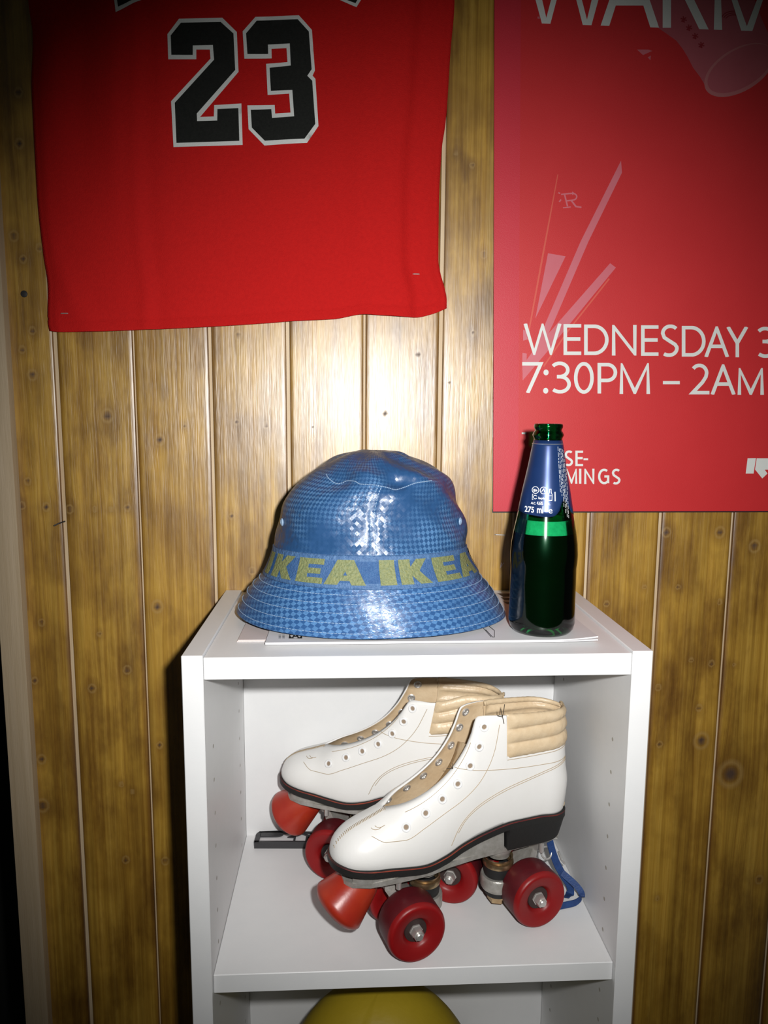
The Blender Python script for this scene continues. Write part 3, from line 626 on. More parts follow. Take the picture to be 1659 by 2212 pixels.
# ------------------------------------------------------------------ bookcase
WC, D, T = .40, .2271, .0178
ZS = H - .2984
def build_case():
    o = thing('bookcase', 'narrow white melamine bookcase against the board wall', 'bookcase', (0, -D / 2, 0))
    for sx in (-1, 1):
        mb = MB(); xa, xb = (-WC / 2, -WC / 2 + T) if sx < 0 else (WC / 2 - T, WC / 2)
        mb.box(xa, xb, -D, -.0012, 0, H, .0006)
        xi = xb + .00015 if sx < 0 else xa - .00015
        for yy in (-.192, -.040):
            for k in range(28):
                z = .10 + .032 * k
                if abs(z - ZS + .009) < .014: continue
                mb.disc((xi, yy, z), (-sx, 0, 0), .0019, 12, 1)
        obj('side_panel', mb, [M['white_board'], M['pin_hole']], o, smooth=False)
    xi0, xi1 = -WC / 2 + T + .0003, WC / 2 - T - .0003
    obj('top_panel', MB().box(xi0, xi1, -D + .001, -.0012, H - .0214, H - .0021, .0005), M['white_board'], o, smooth=False)
    obj('shelf', MB().box(xi0, xi1, -D + .006, -.0045, ZS - .0181, ZS, .0006), M['white_board'], o, smooth=False)
    obj('shelf', MB().box(xi0, xi1, -D + .006, -.0045, H - .600, H - .582, .0006), M['white_board'], o, smooth=False)
    obj('shelf', MB().box(xi0, xi1, -D + .001, -.0045, .062, .080, .0006), M['white_board'], o, smooth=False)
    obj('plinth', MB().box(xi0, xi1, -D + .02, -D + .036, 0, .062, .0005), M['white_board'], o, smooth=False)
    obj('back_panel', MB().box(xi0, xi1, -.0044, -.0012, .062, H - .0214), M['white_board'], o, smooth=False)
build_case()

# ------------------------------------------------------------------ booklets on the top
ZT = H - .0021
def build_booklets():
    a = PZ(512, 1384, -.0008); b = PZ(519, 1281, -.0008)
    o = thing('booklet', 'cream folded booklet at the left under the hat brim', 'booklet', (-.10, -.11, ZT))
    for k, (z0, z1, dx) in enumerate(((0, .0008, 0), (.0009, .0018, .0006))):
        obj('leaf', MB().box(a[0] + dx, .02, a[1] + dx, -.022, ZT + z0 + .0001, ZT + z1), M['paper_pink'], o, smooth=False)
    c = PZ(573, 1391, .0005); d = PZ(1292, 1381, .002)
    o = thing('booklet', 'white instruction booklet lying under the hat and bottle, its right corner curling', 'booklet', (.02, -.11, ZT + .002))
    x0, x1, y0, y1 = c[0], d[0], c[1] - .0005, -.028
    def sheet(z0, z1, lift):
        rows_t, rows_b = [], []
        for j in range(13):
            y = y0 + (y1 - y0) * j / 12; rt, rb = [], []
            for i in range(41):
                x = x0 + (x1 - x0) * i / 40
                q = max(0, (x - (x1 - .045)) / .045); f = q * q * lift * (1 - j / 12) ** 3
                rt.append((x, y + .012 * q * (1 - j / 12) * .0, ZT + z1 + f)); rb.append((x, y, ZT + z0 + f * .9))
            rows_t.append(rt); rows_b.append(rb)
        m_ = MB(); m_.grid(rows_t); m_.grid(rows_b, flip=True)
        m_.grid([rows_b[0], rows_t[0]]); m_.grid([rows_t[-1], rows_b[-1]]); m_.grid([[r[0] for r in rows_t], [r[0] for r in rows_b]]); m_.grid([[r[-1] for r in rows_b], [r[-1] for r in rows_t]])
        return m_
    obj('leaf', sheet(.0019, .0029, .0012), M['paper'], o, smooth=False)
    cover = obj('leaf', sheet(.0030, .0040, .0030), M['paper'], o, smooth=False)
    zc = .0040 - .0021 + .00012
    def onpaper(px, py): p = PZ(px, py, zc); return (p[0], p[1], p[2])
    mb = MB()
    mb.add([onpaper(*q) for q in ((623.5, 1379), (653, 1379), (652, 1367), (626, 1367))], [[0, 1, 2, 3]])
    obj('logo_box', mb, M['ink'], o, smooth=False); mb = MB()
    for q in stroke([(1052, 1349), (1068, 1362), (1068, 1376), (1064, 1376), (1049, 1360)], 1.3) + stroke([(1040, 1352), (1061, 1376)], 1.2): mb.add([onpaper(*p) for p in q], [[0, 1, 2, 3]])
    obj('printed_graphic', mb, M['ink'], o, smooth=False)
    mb = MB(); zc += .00008
    mb.add([onpaper(*p) for p in arc(638.5, 1372.5, 11.5, 6.2, 0, 345, 24)], [list(range(25))]); obj('logo_oval', mb, M['paper'], o, smooth=False)
    mb = MB(); zc += .00008
    for q in stroke([(632, 1378), (638, 1368), (645, 1378)], 3.0) + stroke([(635, 1374.5), (642, 1374.5)], 2): mb.add([onpaper(*p) for p in q], [[0, 1, 2, 3]])
    obj('logo_letter', mb, M['ink'], o, smooth=False)
    mb = MB()
    for x in (602, 610):
        for y in (1371, 1374, 1377): mb.add([onpaper(*p) for p in ((x, y), (x + 5, y), (x + 5, y + 1.6), (x, y + 1.6))], [[0, 1, 2, 3]])
    obj('printed_text', mb, M['ink_grey'], o, smooth=False)
    mb = MB()
    for q in ([(1074, 1281.5), (1112, 1282), (1112, 1288), (1086, 1288.5)], [(1081, 1290), (1112, 1292), (1112, 1297), (1090, 1296)], [(1087, 1299), (1112, 1300), (1112, 1305), (1096, 1304.5)]):
        mb = MB(); mb.add([onpaper(*p) for p in q], [[0, 1, 2, 3]]); obj('dark_bar', mb, M['bar_brown'], o, smooth=False)  # tapered dark brown bars lying flat on the cover
build_booklets()

# ------------------------------------------------------------------ bucket hat
HB = ZT + .0040                # hat and bottle stand on the booklet
def build_hat():
    R = [(.0035, -.1697, .0988, .0995, .0), (.026, -.158, .0845, .0945, .001), (.044, -.1440, .0680, .0875, .002), (.0665, -.1347, .0560, .0785, .004), (.082, -.1312, .0538, .0755, .004), (.1065, -.127, .0472, .0725, .003),
         (.125, -.1155, .0430, .069, .001), (.138, -.101, .0378, .063, -.001), (.148, -.087, .0215, .052, -.001), (.157, -.0715, .0000, .036, 0), (.1618, -.054, -.014, .018, 0), (.1632, -.0345, -.0335, .0006, 0)]
    ar = [0]
    for i in range(1, len(R)): ar.append(ar[-1] + math.hypot(R[i][0] - R[i - 1][0], ((R[i][2] - R[i][1]) - (R[i - 1][2] - R[i - 1][1])) / 2))
    fz, fl_, fr2, fbk, fd = [pchip([(ar[i], R[i][k]) for i in range(len(R))]) for k in range(5)]
    YC = -.105; rs = random.Random(5)
    ph = [(rs.uniform(0, 6.28), rs.uniform(0, 6.28)) for _ in range(8)]
    def S(s, th, off=0):
        """th = 0 faces the viewer (-y), positive to the right"""
        l, r = fl_(s), fr2(s); cx = (l + r) / 2; a = (r - l) / 2 + off; b = fbk(s) + off
        sx, cy = math.sin(th), -math.cos(th)
        kk = .0
        z = fz(s) + fd(s) * math.cos(th)
        crown = sstep(ar[3], ar[4], s) * (1 - sstep(ar[9], ar[11], s))
        brim = 1 - sstep(ar[1] * .3, ar[3], s)
        dr = 0.0
        for k, (p1, p2) in enumerate(ph): dr += math.sin((k * 1.0 + 2) * th + p1 + 9 * s * (1 + k * .4)) * math.sin((40 + 9 * k) * s + p2) * .0009
        dr *= crown
        dr += .0016 * math.sin(3 * th + .6) * brim + .001 * math.sin(7 * th) * brim * (1 - s / ar[2]) if s < ar[2] else 0
        # creased dents where the front panel folds over into the top
        dent = .0050 * math.exp(-((th - .20) / .17) ** 2 - ((s - ar[7]) / .009) ** 2) + .0030 * math.exp(-((th + .55) / .22) ** 2 - ((s - ar[7] - .002) / .012) ** 2) + .002 * math.exp(-((th - .9) / .3) ** 2 - ((s - ar[6]) / .010) ** 2)
        rid = .0022 * math.exp(-((th + .25) / .18) ** 2 - ((s - ar[7] - .012) / .010) ** 2) + .002 * math.exp(-((th - .55) / .15) ** 2 - ((s - ar[7] - .010) / .010) ** 2)
        dr += rid - dent
        dr -= .0010 * math.exp(-(th / .012) ** 2) * (1 if s > ar[3] and s < ar[7] else .5)   # centre seam
        rr = 1.0
        z += dr * .5 - (.004 * max(0, math.cos(2 * th)) * 0)
        if z < .0012: z = .0012
        return Vector((cx + (a + dr) * sx, YC + (b + dr) * cy, HB + z))
    o = thing('bucket_hat', 'blue woven bucket hat with olive lettered band on top of the bookcase', 'hat', (-.037, YC, HB))
    def part(name, s0, s1, ns, mt, off=0, parent=o, mats=None, solid=.0012, mi=None):
        rows = []; uv = []; nt = 180
        for i in range(ns + 1):
            s = s0 + (s1 - s0) * i / ns; row = []
            for j in range(nt + 1):
                th = -math.pi + 2 * math.pi * j / nt; row.append(S(s, th, off)); rad = .095
                uv.append((th * rad + 10, s + 10, 0))
            rows.append(row)
        mb = MB(); mb.grid(rows)
        ob = obj(name, mb, mt, parent, sharp=180)
        at = ob.data.attributes.new('wuv', 'FLOAT_VECTOR', 'POINT'); at.data.foreach_set('vector', [c for q in uv for c in q])
        if solid: sd = ob.modifiers.new('thickness', 'SOLIDIFY'); sd.thickness = solid; sd.offset = -1
        return ob
    crown = part('crown', ar[3] - .004, ar[11], 90, M['hat_crown'])
    brim = part('brim', 0, ar[2] + .003, 44, M['hat_brim'])
    band = part('hat_band', ar[2] - .001, ar[3] + .0035, 16, [M['ribbon'], M['ribbon_edge']], .0012)
    ns = 16
    for p in band.data.polygons:
        i = p.index // 180
        if i < 3 or i > ns - 4: p.material_index = 1
    # letters woven into the band: box of angles (degrees), heights along the band as fractions
    bs0, bs1 = ar[2] + .0030, ar[3] - .0006
    def L(polys):
        mb = MB()
        for q in polys:
            v2, f2 = fill([(x, y * 20) for x, y in q], 2.2)
            mb.add([S(bs0 + (bs1 - bs0) * y / 20, math.radians(x), .0020) for x, y in v2], f2)
        return mb
    def box4(a, b, y0, y1, sk=0): return [(a, y0), (b, y0), (b - sk, y1), (a - sk, y1)]
    def word(angles):
        P_ = []
        for ch, a, b in angles:
            w_ = b - a; q = lambda x: a + w_ * x
            if ch == 'I': P_.append([(q(0), 0), (q(1), 0), (q(1), 1), (q(0), 1)])
            if ch == 'K': P_ += [[(q(0), 0), (q(.38), 0), (q(.38), 1), (q(0), 1)], [(q(.36), .38), (q(.60), 0), (q(1), 0), (q(.66), .52), (q(.97), 1), (q(.6), 1), (q(.36), .66)]]
            if ch == 'E': P_ += [[(q(0), 0), (q(.42), 0), (q(.42), 1), (q(0), 1)], [(q(.41), 0), (q(1), 0), (q(1), .24), (q(.41), .24)], [(q(.41), .39), (q(.9), .39), (q(.9), .61), (q(.41), .61)], [(q(.41), .76), (q(1), .76), (q(1), 1), (q(.41), 1)]]
            if ch == 'A': P_ += [[(q(0), 0), (q(.33), 0), (q(.52), .55), (q(.52), 1), (q(.30), 1)], [(q(.67), 0), (q(1), 0), (q(.72), 1), (q(.51), 1), (q(.51), .55)], [(q(.30), .17), (q(.70), .17), (q(.62), .38), (q(.38), .38)]]
        return P_
    lets = L(word([('I', 3, 11), ('K', 13.2, 30), ('E', 33, 51), ('A', 52, 74)])); lets2 = L(word([('I', -76, -68), ('K', -64, -45), ('E', -42, -26), ('A', -25, -4)]))
    lets3 = L(word([('I', 84, 92), ('K', 95, 113), ('E', 116, 134), ('A', 136, 157)]))
    for lm in (lets, lets2, lets3): obj('woven_lettering', lm, M['olive'], band, smooth=False)
    # stitching: rows round the brim, panel seam along the top of the crown, twin rows down the front seam
    st = MB()
    for k in range(5):
        s = ar[2] * (.10 + .19 * k); nst = 150
        for j in range(nst):
            t0 = -2.0 + 4.0 * j / nst
            st.tube([S(s, t0, .0004), S(s, t0 + .011, .0007), S(s, t0 + .020, .0004)], .00028, 4)
    obj('brim_stitching', st, M['stitch_pale'], brim)
    st = MB(); pts = [(-.95, .012), (-.8, .006), (-.62, .002), (-.5, .006), (-.35, .004), (-.25, .0), (-.05, -.001), (.1, -.003), (.2, -.006), (.3, -.003), (.45, .001), (.62, .002), (.8, .004)]
    fs_ = pchip(pts)
    for j in range(74):
        t0 = -.95 + 1.7 * j / 74; st.tube([S(ar[7] - .003 + fs_(t0), t0, .0004), S(ar[7] - .003 + fs_(t0 + .016), t0 + .016, .0006)], .0004, 4)
    for tt in (-.022, .020):
        for j in range(22):
            s = ar[3] + .003 + (ar[7] - .006 - ar[3]) * j / 22; st.tube([S(s, tt, .0004), S(s + .0020, tt, .0006)], .0004, 4)
    obj('crown_stitching', st, M['stitch_pale'], crown)
    for th in (-1.25, 1.22):
        s = ar[4] + .013; c_ = S(s, th, .0006); n_ = (S(s, th, .01) - c_)
        obj('eyelet', MB().ring(c_, n_, .0030, .0009, 18, 6).disc(c_ - n_ * .03, n_, .0022, 14), M['stitch_pale'], crown)
build_hat()

# ------------------------------------------------------------------ beer bottle
def text_mesh(body, size, bold=0.0):
    cu = bpy.data.curves.new('t', 'FONT'); cu.body = body; cu.size = size; cu.offset = bold; cu.resolution_u = 3
    ob = bpy.data.objects.new('t', cu); COL.objects.link(ob); dg = bpy.context.evaluated_depsgraph_get(); dg.update()
    me = bpy.data.meshes.new_from_object(ob.evaluated_get(dg)); vs = [(v.co.x, v.co.y) for v in me.vertices]; fs = [list(p.vertices) for p in me.polygons]
    bpy.data.objects.remove(ob); bpy.data.curves.remove(cu); bpy.data.meshes.remove(me)
    return vs, fs
def build_bottle():
    BX, BY = .1182, -.168
    prof = [(0, .0030), (.012, .0022), (.019, .0006), (.0235, 0), (.0268, .0010), (.0290, .0040), (.0303, .0095), (.0301, .0180), (.0297, .0300), (.0298, .0475), (.0296, .0600), (.0302, .0650), (.0304, .0724), (.0297, .0823), (.0282, .0922), (.0251, .1080), (.0208, .1316), (.0166, .1527), (.0129, .1738), (.0124, .1760),
            (.0127, .1778), (.0137, .1796), (.0138, .1806), (.0131, .1824), (.0119, .1840), (.0118, .1850), (.0123, .1860), (.0128, .1872), (.0128, .1892), (.0122, .1902), (.0112, .1904)]
    fr3 = pchip([(z, r) for r, z in prof[3:20]])
    inn = [(.0100, .1900), (.0098, .1840), (.0102, .1740)] + [(fr3(z) - .0022, z) for z in (.165, .150, .13, .11, .095, .082, .07, .055, .03, .012)] + [(.022, .0065), (.012, .0060), (0, .0070)]
    o = thing('beer_bottle', 'open green glass beer bottle with blue neck label, standing right of the hat', 'bottle', (BX, BY, HB))
    org = (BX, BY, HB)
    obj('glass', MB().lathe(prof + inn, org, (0, 0, 1), 72), M['glass'], o, sharp=60, weld=1e-6, fixn=True)
    liq = [(0, .0075), (.0215, .0075)] + [(fr3(z) - .0004, z) for z in (.010, .02, .03, .045, .06, .07, .08, .088, .0925)] + [(0, .0925)]
    obj('beer', MB().lathe(liq, org, (0, 0, 1), 64), M['beer'], o, sharp=60)
    fo = [(0, .0926)] + [(fr3(z) - .0004, z) for z in (.0927, .096, .100, .1035)] + [(fr3(.105) - .0008, .105), (0, .104)]
    obj('foam', MB().lathe(fo, org, (0, 0, 1), 64), M['foam'], o, sharp=60)
    base = math.atan2(-.8135 - BY, -.0625 - BX)           # azimuth of the label's middle
    def S(ax, z, off): # ax radians to the right of the middle
        a = base + ax; r = fr3(z) + off; return Vector((BX + r * math.cos(a), BY + r * math.sin(a), HB + z))
    fr_res = MB()
    fbt = pchip([(-3.14, .1115), (-1.15, .1118), (-.8, .1108), (-.3, .1098), (.05, .1092), (.30, .1100), (.52, .1145), (.68, .122), (.80, .1240), (.95, .1200), (1.2, .112), (2.0, .108), (3.14, .1115)])
    rows = []
    for j in range(14):
        rows.append([S(a, fbt(a) + (.1757 - fbt(a)) * j / 13, .00035) for a in [-math.pi + 2 * math.pi * k / 120 for k in range(121)]])
    m_ = MB(); m_.grid(rows, flip=False); lab = obj('neck_label', m_, M['label_blue'], o, sharp=180)
    sd = lab.modifiers.new('thickness', 'SOLIDIFY'); sd.thickness = .0002; sd.offset = -1
    obj('label_line', MB().tube([S(a, .1725, .0005) for a in [2 * math.pi * k / 60 for k in range(60)]], .00035, 6, closed=True), M['label_silver'], lab)
    def px2(px, py):
        # photo position -> angle and height on the label (rows measured on the bottle itself)
        z = np.interp(py, [944, 950, 1000.7, 1051, 1106.7, 1143.6], [.1760, .1738, .1527, .1316, .1080, .0922]); z = z + 0.0
        r = fr3(z) / .000438 * 1.0; xc = 1184.5; return math.asin(max(-1, min(1, (px - xc) / r))), float(z)
    ink = MB()
    def put(vs, fs): ink.add(vs, fs)
    def text(body, px, py, size_px, bold=0.0, sx=1.0):
        vs, fs = text_mesh(body, 1.0, bold); out = []
        for x, y in vs:
            a, z = px2(px + x * size_px * sx, py - y * size_px); out.append(S(a, z, .0006))
        put(out, fs)
    text('275', 1144, 1096, 16.5, .022, .78); text('ml', 1168, 1096, 20, .022, .66); text('e', 1190, 1096, 19, .0, .95)
    text('ALC.', 1156, 1079, 6.5, .015, .72); text('4.6%', 1167.5, 1079, 9.5, .02, .66); text('VOL.', 1184, 1079, 6.5, .015, .72)
    text('18+', 1158.5, 1053, 8.0, .03, .75); text('Recycle', 1170, 1067.5, 6.5, .02, .62)
    def ln(pl, wd, closed=False):
        for q in stroke(pl, wd, closed): put([S(*px2(x, y), .0006) for x, y in q], [[0, 1, 2, 3]])
    for cx_ in (1164, 1179.5): ln(arc(cx_, 1049.5, 6.4, 7.0, 0, 345, 22), 1.1, True)
    ln([(1176, 1052), (1180, 1046), (1182, 1053)], 1.3); ln([(1158.5, 1058.5), (1186.5, 1058.5), (1186.5, 1069.5), (1158.5, 1069.5)], .9, True); ln(arc(1164, 1064, 3.4, 3.8, 30, 330, 10), 1.2)
    ln([(1190.8, 1046.5), (1194, 1046.5), (1194.3, 1053), (1196.3, 1058), (1196.3, 1069.5), (1189.3, 1069.5), (1189.3, 1058), (1191, 1053)], 1.0, True); ln([(1190, 1060), (1195.6, 1060)], .9)
    rs = random.Random(2)
    for row in range(6):
        x0 = 1203 + row * 2.7; y = 958 + row * 2 ; ye = 1062 + row * 9
        if row < 2: y = 958 if row == 0 else 962; ye = 1052 + row * 8
        while y < ye:
            L_ = rs.uniform(4, 10); t0 = (y - 950) / 150; xa = x0 + t0 * 13; xb = x0 + (y + L_ - 950) / 150 * 13
            if y > 980 or row > -1: ln([(xa, y), (xb, y + L_)], .65)
            y += L_ + 2.2
    ln([(1201.5, 1052), (1202.5, 1071)], 2.0)
    obj('label_print', ink, M['label_ink'], lab, smooth=False)
build_bottle()

# ------------------------------------------------------------------ roller skates
# local frame of a skate: x runs toe -> heel, y from the side facing the room (-) to the far side (+), z up from the shelf
def make_skate(label, origin, udir, flap=0.0, seed=1, bend=0.0):
    rs = random.Random(seed)
    u = Vector((udir[0], udir[1], 0)).normalized(); v = Vector((-u.y, u.x, 0))
    loc = Vector((origin[0], origin[1], ZS + .0004)) + v * .043
    o = thing('roller_skate', label, 'roller skate', loc, math.atan2(u.y, u.x), 'pair of white roller skates')
    UT, UH = -.070, .184
    wb_ = pchip([(-.070, .0895), (-.064, .0885), (-.055, .0865), (-.04, .0850), (-.018, .083), (0, .0805), (.02, .0785), (.04, .082), (.0575, .0885), (.08, .0945), (.1146, .1000), (.14, .1000), (.17, .0960), (.184, .0940)])
    wt_ = pchip([(-.070, .0915), (-.0685, .0980), (-.0645, .1050), (-.058, .1108), (-.0516, .1148), (-.040, .1195), (-.027, .1238), (-.0150, .1282), (-.006, .1315), (.0003, .1340), (.012, .1385), (.0236, .1440), (.036, .1520), (.0463, .1607), (.0555, .1715), (.0628, .1833), (.0680, .1960), (.0718, .2085), (.0750, .2105), (.0800, .2110), (.116, .2088), (.152, .2068), (.17, .2055), (.184, .2035)])
    HW = pchip([(-.02, .0312), (.008, .0318), (.03, .0300), (.06, .0268), (.09, .0250), (.12, .0245), (.150, .0238)])
    EE = pchip([(-.016, .0), (-.010, .004), (-.004, .0085), (.006, .0125), (.03, .0155), (.0718, .0165), (.082, .0195), (.10, .0232), (.13, .0240), (.150, .0234)])
    def ends(x):
        if x < -.02: return max(0, 1 - ((-.02 - x) / .05) ** 2.4) ** (1 / 2.2)
        if x > .150: return max(0, 1 - ((x - .150) / .034) ** 2.2) ** .5
        return 1
    def hh(x, z, t=None):
        b, tp = wb_(x), wt_(x); t = min(max((z - b) / (tp - b), 0), 1); e = EE(x); k = ends(x); h0 = HW(x) if -.02 <= x <= .15 else (HW(-.02) if x < 0 else HW(.15))
        e = EE(.150) if x > .15 else e
        h = (e + max(h0 - e, 0) * max(0, 1 - t ** 2.5) ** .55 if h0 > e else h0 + (e - h0) * t) * k
        return h * (1 - .10 * (1 - t) ** 6)
    hb = pchip([(.09, -.004), (.105, -.0015), (.125, 0), (.145, -.003), (.17, -.005), (.205, -.008)])
    def S(x, z, side, off=0):
        h = hh(x, z)
        k = sstep(.11, .184, x); xx = x + hb(z) * k
        # push outward along the surface
        if off:
            e = 1e-3; nx = -(hh(min(x + e, UH), z) - hh(max(x - e, UT), z)) / (min(x + e, UH) - max(x - e, UT)); nz = -(hh(x, z + e) - hh(x, z - e)) / (2 * e)
            n = Vector((nx, 1, nz)); n.normalize(); xx += n.x * off; z += n.z * off; h += n.y * off
        # far flap of the second boot stands a little taller and its near flap falls open
        if flap and z > .13:
            q = flap * ((z - .13) / .09) ** 1.3 * (1 - sstep(.09, .16, x))
            if side < 0: h += q * .55; z -= q * 1.4; xx += q * 1.5
            else: h += q * .10; xx += q * .6
        if side > 0: z -= .0030 * sstep(.185, .212, z)
        return Vector((xx, side * h, z))
    us = [-.02 - .05 * math.sin(math.pi / 2 * k / 16) for k in range(16, 0, -1)] + list(np.arange(-.02, .06, .004)) + list(np.arange(.06, .084, .002)) + list(np.arange(.084, .1010, .004)) + [.1012, .1020] + list(np.arange(.104, .150, .004)) + [.150 + .034 * math.sin(math.pi / 2 * k / 14) for k in range(0, 15)]
    us = sorted(set(round(float(x), 6) for x in us))
    def wW(x):  # upper edge of the white leather
        if x <= .1016: return wt_(x)
        return .1695 - .0006 * math.sin((x - .10) * 30)
    mb = MB(); nr = 30
    for side in (-1, 1):
        rows = []
        for x in us:
            b, tp = wb_(x), wW(x); rows.append([S(x, b + (tp - b) * (1 - (1 - j / nr) ** 1.0 if True else 0), side, .0) for j in range(nr + 1)])
        mb.grid(rows, flip=(side < 0))
    up = obj('boot_upper', mb, [M['leather'], M['lining']], o, local=True, weld=1e-5, sharp=50)
    sd = up.modifiers.new('thickness', 'SOLIDIFY'); sd.thickness = .0016; sd.offset = -1; sd.material_offset = 1; sd.material_offset_rim = 0
    # padded ankle collar with stitched rolls
    bands = [.1670, .1815, .1955, .2130, .240]
    cu = [x for x in us if x >= .1005]; mb = MB()
    for side in (-1, 1):
        rows = []
        for x in cu:
            lo_, hi_ = .1670, wt_(x); row = []
            for j in range(41):
                z = lo_ + (hi_ - lo_) * j / 40; off = -.0004
                if x > .1016:
                    for k in range(3):
                        z0, z1 = bands[k], min(bands[k + 1], hi_ + .001)
                        if z0 <= z <= z1 + 1e-9: off = -.0006 + .0032 * max(0, math.sin(math.pi * (z - z0) / (z1 - z0))) ** .6 * sstep(.1016, .108, x) * (1 if k < 3 else .8)
                else: off = -.0012
                off += .0003 * math.sin(900 * x + 37 * z) * math.sin(310 * z + 3)
                row.append(S(x, z, side, off))
            # roll the rim over to the inside
            e_ = row[-1]
            for q in (1, 2, 3): row.append(e_ + Vector((0, -side * .0030 * q / 3 * 1.6, .0012 if q == 1 else (.0006 if q == 2 else -.003))))
            rows.append(row)
        mb.grid(rows, flip=(side < 0))
    co = obj('ankle_collar', mb, M['collar'], o, local=True, weld=1e-5, sharp=180)
    sd = co.modifiers.new('thickness', 'SOLIDIFY'); sd.thickness = .0022; sd.offset = -1
    # insole that closes the boot inside
    rows = []
    for x in us[2:-2]:
        h = hh(x, wb_(x) + .004) - .0015; rows.append([(x, h * q, wb_(x) + .004) for q in (-1, -.5, 0, .5, 1)])
    mb = MB(); mb.grid(rows); obj('insole', mb, M['lining'], o, local=True)
    # tongue lying inside the throat
    rows = []
    for k in range(22):
        x = -.006 + .076 * k / 21; z = wt_(x) - .020 - .010 * k / 21; wd = .012 + .006 * k / 21
        rows.append([(x + .004, wd * q, z - .004 * q * q) for q in (-1, -.6, -.2, .2, .6, 1)])
    mb = MB(); mb.grid(rows); tg = obj('tongue', mb, M['lining'], o, local=True, sharp=180); sd = tg.modifiers.new('thickness', 'SOLIDIFY'); sd.thickness = .0025
    # eyelets
    EU = [(-.0015, .1190), (.0180, .1285), (.0352, .1384), (.0512, .1500), (.0640, .1655), (.0730, .1830), (.0785, .2010)]
    def nrm(x, z, side):
        a = S(x, z, side); d1 = S(x + .001, z, side) - a; d2 = S(x, z + .001, side) - a; n = d1.cross(d2)
        return n if n.y * side > 0 else -n
    for x, z in EU:
        z = min(z, wt_(x) - .0055)
        n = nrm(x, z, -1).normalized(); c_ = S(x, z, -1) + n * .0003
        e = obj('eyelet', MB().lathe([(.0044, -.0002), (.0044, .0007), (.0036, .0011), (.0026, .0009), (.0021, 0), (.0020, -.0006)], c_, n, 22), M['eyelet_white'], up, local=True)
        obj('eyelet_hole', MB().disc(c_ - n * .0001, n, .0022, 14), M['hole'], up, local=True)
        n = -nrm(x, z, 1).normalized(); c_ = S(x + .001, z + .0005, 1) + n * .0019
        obj('lining_eyelet', MB().lathe([(.0043, -.0004), (.0043, .0006), (.0034, .0012), (.0024, .0008), (.0019, -.0002), (0, -.0002)], c_, n, 22), M['steel'], up, local=True)
    # stitching on the near and far sides
    def seam(pl, r=.00028, dashes=True, mt='thread', n=60):
        f = pchip(sorted(pl)); a, b = min(p[0] for p in pl), max(p[0] for p in pl); m2 = MB()
        for side in (-1, 1):
            pts = [S(a + (b - a) * k / n, f(a + (b - a) * k / n), side, .0003) for k in range(n + 1)]
            m2.tube(pts, r, 5)
        return m2
    st = MB()
    def merge(a): st.add(a.v, a.f)
    merge(seam([(x, wt_(x) - .0042) for x in np.linspace(.0, .066, 24)]))
    merge(seam([(-.034, .1135), (-.020, .1085), (-.004, .1085), (.016, .1160), (.036, .1250), (.056, .1345), (.072, .1470), (.082, .1610), (.089, .1780), (.0935, .2020)]))
    merge(seam([(.0505, .1640), (.085, .1585), (.12, .1555), (.15, .1545), (.178, .1535)]))
    for dz in (0, -.0022): merge(seam([(.044, .092), (.050, .1050), (.058, .1150), (.07, .1240), (.085, .1310), (.105, .1380), (.135, .1450), (.16, .1500), (.178, .1525)][1 if dz else 0:] if not dz else [(.051, .1028), (.058, .1128), (.07, .1218), (.085, .1288), (.105, .1358), (.135, .1430), (.16, .1480), (.178, .1505)]))
    merge(seam([(.1025, .1658), (.13, .1656), (.16, .1658), (.180, .1661)]))
    obj('stitching', st, M['thread'], up, local=True)
    st = MB()
    for k in range(34):
        x = -.0675 + .053 * (k / 33) ** .9; z = wt_(x); p0 = S(x, z - .0003, -1, .0002)
        st.tube([p0 + Vector((0, -.0016, -.0004)), p0 + Vector((.0004, .0000, .0004)), p0 + Vector((.0003, .0018, 0))], .00042, 5)
    obj('toe_seam', st, M['thread'], up, local=True)
    st = MB()
    for dx, dz in ((0, 0), (.004, -.001)):
        pts = [Vector((-.024 + dx + .010 * math.sin(a) * .9, -.012 * math.cos(a) * 1.0, 0)) for a in np.linspace(-1.2, 1.2, 12)]
        st.tube([S(q.x, wt_(q.x) - .0025 - abs(q.y) * .35, -1, .0002) for q in pts[:7]], .0003, 5)
    obj('throat_thread', st, M['thread'], up, local=True)
    # welt, sole, heel
    def out(x, g): return ends(x) * (HW(x) if -.02 <= x <= .15 else (HW(-.02) if x < 0 else HW(.15))) * .93 + g * (1 if ends(x) > 0 else 0)
    def xe(x, g): return x - g * sstep(-.05, -.07, x) * 1.0 + g * sstep(.165, .184, x)
    path = [(xe(x, .0012) + hb(wb_(x)) * sstep(.11, .184, x), -out(x, .0012), wb_(x) - .0002) for x in us] + [(xe(x, .0012) + hb(wb_(x)) * sstep(.11, .184, x), out(x, .0012), wb_(x) - .0002) for x in us[::-1]]
    sole_rows = []
    for x in us:
        th = .0066; zt, zb = wb_(x) + .0006, wb_(x) - th; h = out(x, .0016); xx = xe(x, .0018) + hb(wb_(x)) * sstep(.11, .184, x)
        sole_rows.append([(xx, -h, zt), (xx, -h, zb), (xx, 0, zb), (xx, h, zb), (xx, h, zt), (xx, 0, zt)])
    mb = MB(); mb.grid(sole_rows, close=True); mb.f.append([0, 1, 2, 3, 4, 5]); mb.m.append(0)
    so = obj('sole', mb, M['sole'], o, local=True, sharp=40, fixn=True, weld=1e-6)
    mb = MB().tube(path, .0008, 6, closed=True); obj('welt', mb, M['welt'], so, local=True)
    hx = [x for x in us if x >= .1080]; rows = []
